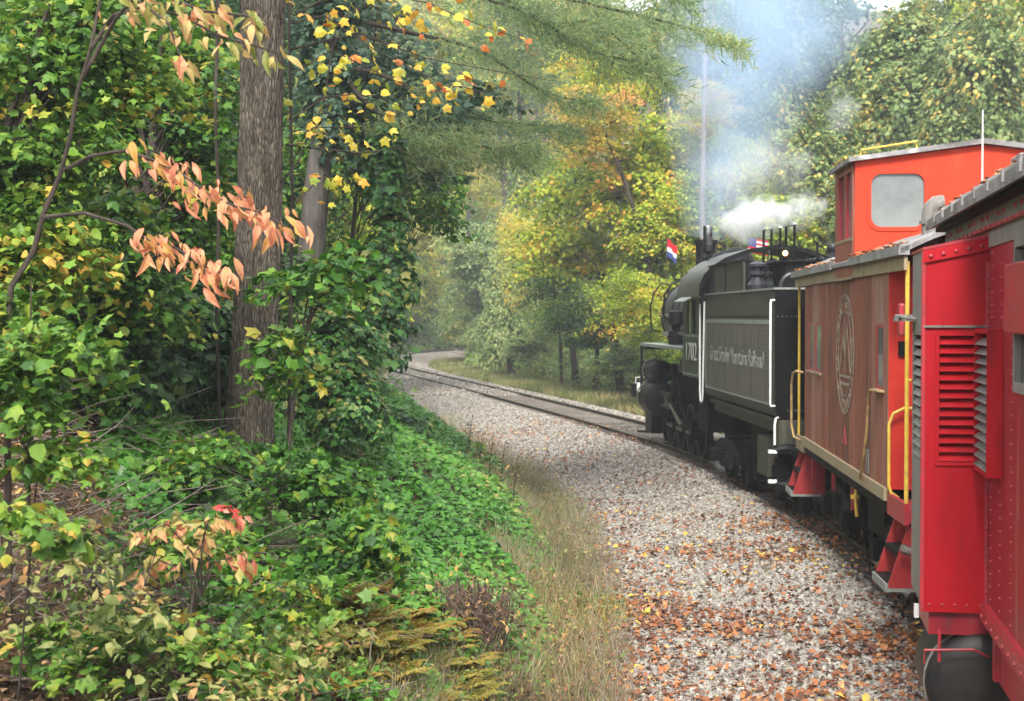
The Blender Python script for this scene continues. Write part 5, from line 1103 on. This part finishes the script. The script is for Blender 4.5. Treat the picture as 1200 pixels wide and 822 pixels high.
def path_px(pts, Yd, o, dy=0): return [P3(a, b, Yd + dy * i / max(1, len(pts) - 1), o) for i, (a, b) in enumerate(pts)]
# sapling with salmon leaves
x = at(8, 9.4); sp_ = empty('sapling', (x, 9.4, gz(x, 9.4)), 0, 'thin dark sapling at the left with drooping salmon-pink leaved branches crossing the big trunk', 'sapling')
st = path_px([(8, 470), (10, 365), (14, 335), (40, 295), (52, 250), (72, 205), (84, 160), (92, 110), (108, 60), (120, 0), (128, -80)], 9.4, sp_)
stem_curve([Vector((0, 0, -.2))] + st, .024, .008, 8).build('trunk', B_dark, sp_, smooth=True)
spray(sp_, path_px([(76, 200), (110, 183), (150, 177), (185, 190), (215, 205), (245, 228), (275, 242), (310, 250), (345, 272)], 9.4, sp_, -.5), 120, .115, 'lance', G['salmon'], .8, .17, start=.28, side=1.1)
spray(sp_, path_px([(50, 255), (100, 250), (150, 265), (178, 285), (205, 290), (240, 312), (268, 325)], 9.3, sp_, -.4), 80, .118, 'lance', G['salmon'], .9, .15, start=.40, side=1.0)
spray(sp_, path_px([(108, 60), (135, 20), (170, 10), (215, 20), (260, 45), (300, 55), (330, 65)], 9.4, sp_, -.4), 50, .12, 'lance', G['straw'], .7, .17, start=.15, side=1.1)
spray(sp_, path_px([(100, 90), (140, 20), (160, 0), (200, 30), (215, 75)], 9.2, sp_, -.3), 26, .12, 'oval', G['straw'], .8, .14, start=.3, side=1.1)
spray(sp_, path_px([(120, 0), (190, -5), (240, 15), (290, 20), (320, 35)], 9.3, sp_, -.2), 28, .12, 'lance', G['straw'], .8, .15, start=.3, side=1.1)
# branches of the big tree with gold leaves
gb = empty('hornbeam', (at(338, 17.5), 17.5, gz(at(338, 17.5), 17.5)), 0, 'slim dark tree just right of the big trunk, its long twigs carrying scattered golden leaves', 'tree')
stem_curve([(0, 0, -.2), (0.02, 0, 1.5), (.05, 0, 3), (.02, 0, 5), (.2, 0, 7)], .026, .012).build('trunk', B_dark, gb, smooth=True)
for pts, n in (([(340, 30), (380, 20), (440, 60), (510, 95), (570, 110)], 46), ([(340, 90), (390, 60), (450, 90), (500, 110), (545, 100)], 40), ([(345, 140), (380, 115), (430, 110), (480, 130)], 32), ([(342, 190), (370, 150), (420, 150), (455, 165)], 34), ([(340, -20), (420, -10), (500, 5), (560, 30), (620, 50)], 40), ([(345, 240), (380, 205), (410, 225)], 22), ([(345, 20), (400, -10), (460, 20), (480, 40)], 30)):
    spray(gb, path_px(pts, 16.6, gb, .8), int(n * .95), .115, 'maple' if n % 4 else 'heart', G['gold'], .3, .30, side=1.2, twig=.007)
for pts in ([(340, 60), (420, 40), (500, 70), (640, 95)], [(335, 170), (420, 180), (470, 175), (520, 215)], [(330, 215), (350, 190), (385, 110)], [(380, 120), (390, 60), (420, -10)]):
    stem_curve(path_px(pts, 17.2, gb, .5), .014, .004).build('twig', B_dark, gb)
# second trunk, wrapped in leaves, a pine whose boughs cross the top
xp = at(362, 27); pn = empty('pine_tree', (xp, 27, gz(xp, 27)), 0, 'pale trunked pine right of the big tree, its soft boughs crossing the top', 'tree')
zz = gz(xp, 27); tp = [(at(a, 27) - xp, 0, zt(b, 27) - zz) for a, b in ((355, 460), (362, 330), (372, 220), (385, 110), (392, 0), (400, -120), (405, -260))]
stem_curve(tp, .27, .12, 14).build('trunk', B_pale, pn, smooth=True)
nb = []; rg = np.random.default_rng(8)
boughs = [[(390, 40), (470, -10), (600, 10), (690, 60), (760, 75)], [(395, -10), (520, -30), (660, 0), (790, 30), (860, 50)], [(388, 80), (450, 90), (520, 130), (600, 145), (665, 150)], [(392, 20), (480, 40), (560, 60), (640, 110), (700, 120)], [(398, -80), (540, -70), (700, -40), (800, 0)], [(380, 150), (430, 150), (480, 165), (540, 160)], [(395, -60), (330, -50), (280, -20)], [(400, -100), (600, -80), (700, 20), (730, 35)], [(394, 0), (560, -8), (640, 30), (700, 30), (780, 100)], [(390, 60), (440, 130), (560, 172), (620, 168)]]
for bi, pts in enumerate(boughs):
    pth = [Vector(p) for p in path_px(pts, 27, pn, -3 + 1.2 * (bi % 4))]; pl_ = catmull([tuple(p) for p in pth], 12)
    stem_curve([Vector(p) for p in pl_], .05, .010, 6).build('bough', B_dark, pn, smooth=True)
    L_ = len(pl_)
    for k in range(110):
        i = int(L_ * (.28 + .7 * k / 110)); c = pl_[min(i, L_ - 1)]; a = rg.uniform(-1.2, 1.2); s = 1 if k % 2 else -1
        ln = rg.uniform(.6, 1.7) * (1.15 - k / 150); dv = np.array([.8 * math.cos(a), s * .9 + .2 * a, -.22 + rg.normal(0, .22)]); dv /= np.linalg.norm(dv)
        m2 = 22; t = rg.random(m2) ** .8; q = c + dv * ln * t[:, None] + rg.normal(0, .04, (m2, 3)) - np.array([0, 0, .25]) * (t[:, None] ** 2) * ln
        T = dv + rg.normal(0, .55, (m2, 3)); nb.append((q, T))
q = np.concatenate([a for a, b in nb]); T = np.concatenate([b for a, b in nb])
obj_of('needles', cloud(q, rg.normal(size=(len(q), 3)), rg.uniform(.14, .26, len(q)), 'needle', rg, droop=.15, T=T), G['pine'], pn, 'stuff')
def leafy(name, label, cat, base, ells, K, per, rk, size, kind, m, seed, mode='spray', nv=0, stems=(), bk=B_dark, part='foliage', stem_r=.05):
    """plant near the camera with its own mesh of leaves; ells in world metres"""
    rg = np.random.default_rng(seed); x, y = base; z = gz(x, y); o = empty(name, (x, y, z), 0, label, cat); O = np.array([x, y, z])
    if mode == 'spray': P, N, Lr, cen = crown_pts(ells, K, per, rk, rg)
    else: P, N = vine_pts(ells, nv, rg); Lr = None; cen = []
    Lr = np.clip((Lr if Lr is not None else rg.random(len(P))), 0, 1)
    dr = .7 if mode == 'spray' else 1.2; sz = size * (.45 + .95 * rg.random(len(P)) ** 1.3); pick = rg.random(len(P)); cs = []
    for kd, lo, hi in ((kind, 0, .58), ('heart' if kind != 'heart' else 'maple', .58, .80), ('oval', .80, 1.01)):
        s_ = (pick >= lo) & (pick < hi); cs.append(cloud((P - O)[s_], N[s_], sz[s_], kd, rg, droop=dr, lr=Lr[s_]))
    obj_of(part, joinc(cs), m, o)
    if cen:
        b = MB(); top = max(e[2] + e[5] * .5 for e in ells) - z; ex = np.mean([e[0] for e in ells]) - x; ey = np.mean([e[1] for e in ells]) - y
        b.tube([(0, 0, -.2), (ex * .25, ey * .25, top * .35), (ex * .6, ey * .6, top * .7), (ex, ey, top)], [stem_r, stem_r * .85, stem_r * .6, stem_r * .3], 8)
        for c in cen[::2]:
            c = c - O; h_ = max(.2, min(.9, c[2] / top - .25)); p0 = (ex * h_, ey * h_, top * h_)
            b.tube([p0, tuple((np.array(p0) + c) / 2 + [0, 0, .1]), tuple(c)], [stem_r * .28, stem_r * .18, stem_r * .08], 5, False)
        b.build('stem', bk, o, smooth=True)
    return o
def EL(px, py, Yd, rpx, rpy, ry=None): return (at(px, Yd), Yd, zt(py, Yd), rpx * Yd / 1800, ry or rpx * Yd / 1800 * .7, rpy * Yd / 1800)
leafy('maple_tree', 'young maple with bright yellow-green leaves filling the upper left edge', 'tree', (at(-60, 13), 13), [EL(30, 150, 13, 110, 130), EL(110, 60, 13.5, 100, 80), EL(40, 290, 12.5, 80, 80)], 230, 60, .40, .092, 'maple', G['maple_bright'], 101)
leafy('maple_tree', 'dark green young maple between the sapling and the big trunk', 'tree', (at(160, 17), 17), [EL(190, 160, 17.6, 80, 130), EL(220, 320, 17.8, 60, 90), EL(130, 300, 14.5, 70, 80), EL(225, 60, 17.6, 60, 70)], 250, 60, .40, .095, 'maple', G['maple_green'], 102)
leafy('maple_tree', 'tall green maple standing in shade behind the left edge foliage', 'tree', (at(90, 19), 19), [EL(80, 60, 19, 150, 90), EL(60, 250, 19, 150, 120), EL(220, 200, 19, 90, 170)], 240, 66, .5, .12, 'maple', G['maple_green'], 103)
leafy('climbing_vine', 'dark vines climbing the upper pale pine trunk right of the big tree', 'vine', (at(372, 26.6), 26.6), [EL(385, 130, 26.8, 26, 60), EL(380, 60, 26.8, 30, 50), EL(395, -10, 26.8, 30, 60), EL(355, 370, 26.8, 30, 45), EL(398, 175, 26.8, 22, 30)], 0, 0, 0, .15, 'maple', G['blue'], 120, 'vine', 2600)
leafy('maple_tree', 'green maple filling the space under the salmon branches', 'tree', (at(120, 15), 15), [EL(120, 380, 15, 110, 60), EL(230, 250, 18.2, 45, 90), EL(60, 430, 14, 80, 50), EL(220, 400, 17.8, 50, 60)], 200, 60, .38, .09, 'maple', G['maple_green'], 121)
leafy('vine_bush', 'bush smothered in glossy green vines right of the foot of the big trunk', 'bush', (at(380, 19.5), 19.5), [EL(375, 440, 19.5, 65, 75), EL(350, 380, 20, 50, 60), EL(405, 490, 19, 42, 45), EL(330, 470, 19, 45, 60)], 0, 0, 0, .10, 'heart', G['vine'], 104, 'vine', 12000)
leafy('vine_bush', 'low vine heap sloping down to the ballast where the track comes into view', 'bush', (at(455, 30), 30), [EL(402, 478, 28, 48, 42), EL(458, 508, 27, 45, 26), EL(378, 430, 30, 52, 55)], 0, 0, 0, .13, 'heart', G['vine'], 105, 'vine', 7000)
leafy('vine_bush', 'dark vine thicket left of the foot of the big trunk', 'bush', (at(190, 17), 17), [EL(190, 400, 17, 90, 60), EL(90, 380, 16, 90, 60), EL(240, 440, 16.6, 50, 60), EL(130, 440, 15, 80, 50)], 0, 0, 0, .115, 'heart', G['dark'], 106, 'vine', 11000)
leafy('vine_column', 'leaning dead stem wrapped in hanging vines over the left side of the track', 'tree', (at(452, 25), 25), [EL(452, 210, 25, 22, 60), EL(456, 290, 25, 24, 60), EL(446, 360, 25, 34, 50), EL(440, 410, 25, 36, 36), EL(468, 330, 25, 22, 40)], 0, 0, 0, .14, 'maple', G['vine'], 107, 'vine', 2600)
leafy('tree', 'blue-green leaved tree crown hanging at the upper centre left', 'tree', (at(400, 29), 29), [EL(440, 90, 28, 80, 90), EL(520, 130, 27, 75, 40), EL(400, 170, 28, 50, 70), EL(480, 190, 28, 60, 40), EL(380, 60, 29, 60, 60)], 100, 60, .6, .17, 'maple', G['blue'], 108)
leafy('tree', 'green leaves of a slim tree behind the leaning vine covered stem', 'tree', (at(425, 33), 33), [EL(495, 215, 32, 50, 45), EL(520, 260, 33, 25, 25)], 45, 60, .6, .17, 'oval', G['maple_green'], 109, stem_r=.03)
leafy('shrub', 'low green twiggy shrub over the right foot of the big trunk', 'shrub', (at(330, 14.5), 14.5), [EL(370, 330, 14.5, 60, 20), EL(330, 420, 14.5, 30, 50), EL(410, 300, 14.5, 50, 14)], 40, 22, .3, .12, 'maple', G['maple_green'], 110, stem_r=.016)
leafy('shrub', 'yellowing low maple leaves at the left edge half way down', 'shrub', (at(30, 9), 9), [EL(50, 400, 9, 70, 30), EL(20, 460, 9, 50, 40), EL(70, 540, 9, 50, 30), EL(10, 350, 9.5, 60, 40)], 90, 26, .28, .085, 'maple', G['maple_bright'], 111, stem_r=.014)
leafy('shrub', 'small shrub of large yellow-green leaves at the lower left edge', 'shrub', (at(10, 7.6), 7.6), [EL(20, 610, 7.4, 40, 22), EL(60, 640, 7.5, 24, 14)], 20, 20, .22, .10, 'maple', G['maple_bright'], 112, stem_r=.008)
leafy('shrub', 'green maple seedlings near the bottom edge left of centre', 'shrub', (at(200, 8.4), 8.4), [EL(230, 640, 9.5, 110, 30), EL(330, 700, 9.5, 90, 40), EL(120, 760, 8.4, 130, 40), EL(240, 770, 8.6, 90, 36)], 170, 20, .22, .072, 'maple', G['maple_bright'], 113, stem_r=.012)
leafy('shrub', 'dark green seedlings spread below the big trunk', 'shrub', (at(300, 13), 13), [EL(250, 540, 13.4, 110, 30), EL(360, 570, 13, 90, 34), EL(420, 640, 12, 70, 40)], 130, 28, .28, .085, 'maple', G['maple_green'], 114, stem_r=.012)
leafy('weeds', 'pale narrow leaved weeds among the twigs at the bottom left', 'weeds', (at(120, 8.4), 8.4), [EL(90, 720, 8.3, 140, 40), EL(240, 790, 8.4, 160, 30), EL(60, 640, 8.8, 120, 50), EL(360, 760, 9.4, 110, 40)], 120, 26, .2, .07, 'lance', G['straw2'], 115, stem_r=.006)
# straw-coloured shrub with a sprig of red leaves
x = at(235, 8.8); os_ = empty('shrub', (x, 8.8, gz(x, 8.8)), 0, 'straw and orange leaved little shrub with one sprig of red leaves', 'shrub')
for i, pts in enumerate(([(235, 700), (225, 650), (195, 615), (160, 625)], [(235, 700), (235, 640), (245, 605), (275, 612)], [(235, 700), (250, 660), (285, 650), (290, 665)], [(235, 700), (215, 670), (180, 655), (165, 680)], [(235, 700), (245, 660), (225, 620), (200, 600)])):
    spray(os_, path_px(pts, 8.8, os_, .2 * i - .4), 30, .095, 'oval', G['straw'], .7, .05, start=.35, twig=.005)
spray(os_, path_px([(235, 650), (240, 615), (232, 597), (270, 595), (282, 608)], 8.7, os_), 16, .085, 'oval', leafmat('leaf_red', [(0, (.50, .10, .07)), (.6, (.55, .05, .05)), (1, (.60, .28, .20))], obj=.8), .2, .03, start=.6, twig=.004)
# green ground vines on the slope, litter, grass
rg = np.random.default_rng(55)
def scatter(n, xr, yr, seed, pw=1.6):
    rg = np.random.default_rng(seed); y = yr[0] + (yr[1] - yr[0]) * rg.random(n) ** pw; x = xr[0] * y / 1800 + (xr[1] - xr[0]) * y / 1800 * rg.random(n); return x, y, rg
x, y, rg = scatter(105000, (-480, 60), (8.5, 62), 56); d = dist(x, y); pxx = x / y * 1800 + 600
dens = smooth((d - 4.55) / .9 + .25 * wob(x, y, 1.3)) * np.where((pxx < 470) & (y < 13.2), .20 + .16 * wob(x, y, .9), 1) * smooth((y - 8.8) / 2.5)
ok = rg.random(len(x)) < dens; x, y, d = x[ok], y[ok], d[ok]
hz = (.06 + .30 * np.clip(.6 + .5 * wob(x, y, .9) + .35 * wob(x, y, 2.3, 1), 0, 1.6)) * smooth((d - 4.4) / 1.2)
z = ground(x, y) + hz * rg.random(len(x)) ** .35
lr = np.clip(.5 + .22 * wob(x, y, .6, 3) + rg.normal(0, .17, len(x)), 0, .97)
obj_of('ground_vines', cloud(np.c_[x, y, z], rg.normal(size=(len(x), 3)) * .38 + [.15, -.25, .85], rg.uniform(.035, .092, len(x)) * (1 + y / 70), 'heart', rg, lr=lr), G['ground'], kind='stuff')
x, y, rg = scatter(36000, (-640, 180), (6.4, 34), 57, 1.5); d = dist(x, y); ok = d > 4.2; x, y, d = x[ok], y[ok], d[ok]
obj_of('leaf_litter', cloud(np.c_[x, y, ground(x, y) + .012 + .03 * rg.random(len(x))], rg.normal(size=(len(x), 3)) * .35 + [0, 0, 1], rg.uniform(.045, .10, len(x)), 'oval', rg, droop=0), G['litter'], kind='stuff')
x, y, d, rg = strip_pts(80000, .3, 5.8, 11, 48, 58, 1.9); keep = rg.random(len(x)) < (.16 + .6 * np.clip(wob(x, y, .8) + .4 * wob(x, y, 2.6), 0, 1) + .3 * smooth((d - 3.0) / 1.3)) * (1 - .75 * smooth((y - 15) / 14))
x, y, d = x[keep], y[keep], d[keep]
obj_of('fallen_leaves', cloud(np.c_[x, y, np.maximum(bed_z(d), ground(x, y)) + .035 + .02 * rg.random(len(x))], rg.normal(size=(len(x), 3)) * .38 + [0, -.1, 1], rg.uniform(.035, .095, len(x)), 'round', rg, droop=0, lr=rg.random(len(x))), G['fallen'], kind='stuff')
blades('dry_grass', strip_pts(25000, 3.9, 5.6, 10.5, 50, 59, 1.6), G['drygrass'], .10, .42, .0085)
blades('green_grass', strip_pts(9000, 4.1, 6.0, 10.5, 34, 60, 1.4), G['grass'], .10, .30, .022)
x, y, d, rg = strip_pts(6500, 3.9, 5.9, 10.5, 44, 64, 1.5); kp = wob(x, y, 1.2) + .4 * wob(x, y, 3.1) > .15; x, y, d = x[kp], y[kp], d[kp]
obj_of('low_weeds', cloud(np.c_[x, y, np.maximum(ground(x, y), np.where(d < 4.4, bed_z(d), -9)) + .28 * rg.random(len(x)) ** .6], rg.normal(size=(len(x), 3)) * .5 + [0, -.2, .8], rg.uniform(.03, .085, len(x)), 'oval', rg), G['straw2'], kind='stuff')
# twigs and dead brush
b = MB(); q = random.Random(12)
for k in range(900):
    Yd = q.uniform(7.2, 15); px = q.uniform(-10, 470) if k % 3 else q.uniform(-10, 250); x = at(px, Yd); 
    z = gz(x, Yd) + q.uniform(.02, .34); a = q.uniform(0, 6.28); L_ = q.uniform(.2, .8); s = q.uniform(-.15, .5)
    b.tube([(x, Yd, z), (x + L_ * .5 * math.cos(a), Yd + L_ * .5 * math.sin(a), z + s * L_ * .6), (x + L_ * math.cos(a + .3), Yd + L_ * math.sin(a + .3), z + s * L_)], [.006, .005, .002], 4, False)
b.build('fallen_twigs', bark('bark_twig', (.24, .20, .17), (.12, .10, .08), 20), kind='stuff')
x = at(545, 14.2); db = empty('dead_brush', (x, 14.2, gz(x, 14.2)), 0, 'grey-brown heap of dead vine stems beside the dry grass', 'brush')
b = MB()
for k in range(260):
    a = q.uniform(0, 6.28); r_ = q.uniform(.05, .36); h_ = q.uniform(.2, .62)
    b.tube([(r_ * math.cos(a), r_ * math.sin(a), -.02), (1.3 * r_ * math.cos(a + .4), r_ * math.sin(a + .4), h_), (1.9 * r_ * math.cos(a + .9), 1.6 * r_ * math.sin(a + .9), h_ * q.uniform(.3, .9))], [.006, .005, .002], 4, False)
b.build('stems', bark('bark_dead', (.20, .15, .115), (.07, .05, .04), 20), db)
rg = np.random.default_rng(5); n = 650; P = rg.normal(size=(n, 3)) * [.27, .2, .14] + [0, 0, .30]
obj_of('withered_leaves', cloud(P, rg.normal(size=(n, 3)), rg.uniform(.05, .10, n), 'oval', rg), G['litter'], db)
# ferns
def fern_mesh():
    rg = np.random.default_rng(9); cs = []
    for k in range(8):
        a = k * .785 + rg.uniform(-.3, .3); n = 34; t = np.linspace(.08, 1, n); L_ = rg.uniform(.4, .55)
        c = np.c_[np.cos(a) * L_ * t, np.sin(a) * L_ * t, .42 * np.sin(t * 2.0) * L_ + .02]
        for s in (-1, 1):
            T = np.c_[-s * np.sin(a) + .35 * np.cos(a) + 0 * t, s * np.cos(a) + .35 * np.sin(a) + 0 * t, -.15 + 0 * t]
            cs.append(cloud(c, np.tile([0, 0, 1.], (n, 1)), .15 * (1.05 - t) + .01, 'oval', rg, droop=0, T=T, lr=np.clip(rg.normal(.5, .2, n), 0, 1)))
    return joinc(cs)
fc = fern_mesh(); fm = fastmesh('fern', fc[0], fc[1], G['fern'], fc[2])
for k in range(44):
    Yd = TR.uniform(10.8, 14.2); px = TR.uniform(330, 560); x = at(px, Yd)
    o = link(bpy.data.objects.new('fern', fm)); o.location = (x, Yd, gz(x, Yd) + .02); s = TR.uniform(.6, 1.05); o.scale = (s, s, s); o.rotation_euler = (0, 0, TR.uniform(0, 6.28))
    tag(o, 'yellowing fern on the bank at the bottom of the photograph', 'fern', 'yellow and brown ferns at the foot of the bank')
# stalks at the edge of the ballast
for i, (px, Yd) in enumerate(((572, 26), (560, 27), (585, 25), (600, 24), (548, 30))):
    x = at(px, Yd); z = gz(x, Yd); o = empty('weed', (x, Yd, z), 0, 'dark withered weed stalk at the grass edge of the ballast', 'weed', 'withered weed stalks by the ballast')
    b = MB(); b.tube([(0, 0, -.05), (.04, 0, .5), (.1, 0, .95)], [.010, .008, .003], 5)
    for k in range(9): a = k * 2.4; b.tube([(.03, 0, .3 + .06 * k), (.03 + .16 * math.cos(a), .16 * math.sin(a), .42 + .06 * k)], [.005, .002], 4, False)
    b.build('stalk', B_dark, o)
    rg = np.random.default_rng(i); n = 60; P = rg.normal(size=(n, 3)) * [.1, .1, .2] + [.05, 0, .6]
    obj_of('leaves', cloud(P, rg.normal(size=(n, 3)), rg.uniform(.03, .07, n), 'oval', rg), G['litter'], o)
# ------------------------------------------------------------------ smoke, steam, haze
def volume_mat(name, col, dens, build, aniso=.2):
    m = bpy.data.materials.new(name); m.use_nodes = True; nt = m.node_tree; nt.nodes.clear()
    pv = nt.nodes.new('ShaderNodeVolumePrincipled'); pv.inputs['Color'].default_value = (*col, 1); pv.inputs['Density'].default_value = dens; pv.inputs['Anisotropy'].default_value = aniso
    out = nt.nodes.new('ShaderNodeOutputMaterial'); nt.links.new(pv.outputs[0], out.inputs['Volume'])
    if build: nt.links.new(build(nt), pv.inputs['Density'])
    return m
def mth(nt, op, a, b=None, c=None, clamp=False):
    n = nt.nodes.new('ShaderNodeMath'); n.operation = op; n.use_clamp = clamp
    for i, v in enumerate((a, b, c)):
        if v is None: continue
        if isinstance(v, (int, float)): n.inputs[i].default_value = v
        else: nt.links.new(v, n.inputs[i])
    return n.outputs[0]
def plume(nt, H, r0, r1, lean, dens, nscale, lo, hi, leany=0):
    """density round a leaning axis that widens with height; object coordinates, base at the origin"""
    tc = nt.nodes.new('ShaderNodeTexCoord'); s = nt.nodes.new('ShaderNodeSeparateXYZ'); nt.links.new(tc.outputs['Object'], s.inputs[0])
    t = mth(nt, 'DIVIDE', s.outputs[2], H, clamp=True); ts = mth(nt, 'POWER', t, 1.25)
    dx = mth(nt, 'SUBTRACT', s.outputs[0], mth(nt, 'MULTIPLY', ts, lean)); dy = mth(nt, 'SUBTRACT', s.outputs[1], mth(nt, 'MULTIPLY', ts, leany))
    rr_ = mth(nt, 'SQRT', mth(nt, 'ADD', mth(nt, 'MULTIPLY', dx, dx), mth(nt, 'MULTIPLY', dy, dy)))
    rad = mth(nt, 'MULTIPLY_ADD', t, r1 - r0, r0)
    f = mth(nt, 'SUBTRACT', 1, mth(nt, 'DIVIDE', rr_, rad), clamp=True)
    n = nt.nodes.new('ShaderNodeTexNoise'); n.inputs['Scale'].default_value = nscale; n.inputs['Detail'].default_value = 4; n.inputs['Roughness'].default_value = .55; n.inputs['Distortion'].default_value = .5
    nt.links.new(tc.outputs['Object'], n.inputs['Vector'])
    mr = nt.nodes.new('ShaderNodeMapRange'); mr.inputs['From Min'].default_value = lo; mr.inputs['From Max'].default_value = hi; nt.links.new(n.outputs['Fac'], mr.inputs[0])
    d = mth(nt, 'MULTIPLY', mth(nt, 'MULTIPLY', mth(nt, 'POWER', f, .8), mr.outputs[0]), dens)
    return mth(nt, 'MULTIPLY', d, mth(nt, 'MULTIPLY_ADD', t, -.55, 1.0))
base = LM @ Vector((.05, 6.9, 4.85)); H = 9.5
m = volume_mat('smoke', (.66, .82, 1.0), 1, lambda nt: plume(nt, H, .6, 4.6, 3.0, 1.2, .55, .32, .66, -1.6))
b = MB(); b.tube([(3.0 * t ** 1.25, -1.6 * t ** 1.25, H * t) for t in [i / 12 for i in range(13)]], [.65 + 4.05 * i / 12 for i in range(13)], 20)
o = b.build('smoke_plume', m); o.location = base; tag(o, 'thin blue smoke spreading upward from the locomotive stack', 'smoke', None)
o['kind'] = 'stuff'; del o['label']; del o['category']
def puff(nt, sx, sy, sz, dens, ns, lo, hi):
    tc = nt.nodes.new('ShaderNodeTexCoord'); s = nt.nodes.new('ShaderNodeSeparateXYZ'); nt.links.new(tc.outputs['Object'], s.inputs[0])
    q = [mth(nt, 'POWER', mth(nt, 'ABSOLUTE', mth(nt, 'DIVIDE', s.outputs[i], v)), 2) for i, v in enumerate((sx, sy, sz))]
    r_ = mth(nt, 'SQRT', mth(nt, 'ADD', mth(nt, 'ADD', q[0], q[1]), q[2])); f = mth(nt, 'SUBTRACT', 1, r_, clamp=True)
    n = nt.nodes.new('ShaderNodeTexNoise'); n.inputs['Scale'].default_value = ns; n.inputs['Detail'].default_value = 5; nt.links.new(tc.outputs['Object'], n.inputs['Vector'])
    e = mth(nt, 'ADD', f, mth(nt, 'MULTIPLY_ADD', n.outputs['Fac'], 2.4, -1.2)); 
    mr = nt.nodes.new('ShaderNodeMapRange'); mr.inputs['From Min'].default_value = lo; mr.inputs['From Max'].default_value = hi; nt.links.new(e, mr.inputs[0])
    edge = mth(nt, 'MULTIPLY', f, 5, clamp=True)
    return mth(nt, 'MULTIPLY', mth(nt, 'MULTIPLY', mr.outputs[0], edge), dens)
for nm, px, py, Yd, sx, sz, dn, lo, hi, lb in (('steam_cloud', 880, 255, 35.0, 1.1, .7, 5.5, .30, 1.35, 'dense white steam'), ('steam_cloud', 935, 245, 34.5, .8, .6, 2, .25, 1.3, ''), ('steam_cloud', 985, 130, 33, .5, .7, .7, .2, .8, ''), ('steam_cloud', 880, 200, 35, 1.7, 1.1, .28, .2, .8, ''), ('steam_cloud', 852, 543, 30.2, .35, .22, 5, .15, .7, '')):
    mm_ = volume_mat('steam', (.97, .98, 1), 1, lambda nt: puff(nt, sx, sx * .8, sz, dn, 2.2 / max(sx, .3), lo, hi), .1)
    b = MB(); b.lathe((0, 0, 0), [(sx * math.sin(math.pi * i / 10) + .001, -sz * math.cos(math.pi * i / 10)) for i in range(11)], 20)
    o = b.build(nm, mm_, kind='stuff'); o.location = (at(px, Yd), Yd, zt(py, Yd))
mh = volume_mat('haze', (.86, .93, 1.0), .0008, None, .1)
b = MB(); b.box(-498, 498, -58, 798, -3, 170); o = b.build('haze', mh, kind='stuff')
bpy.context.view_layer.update()
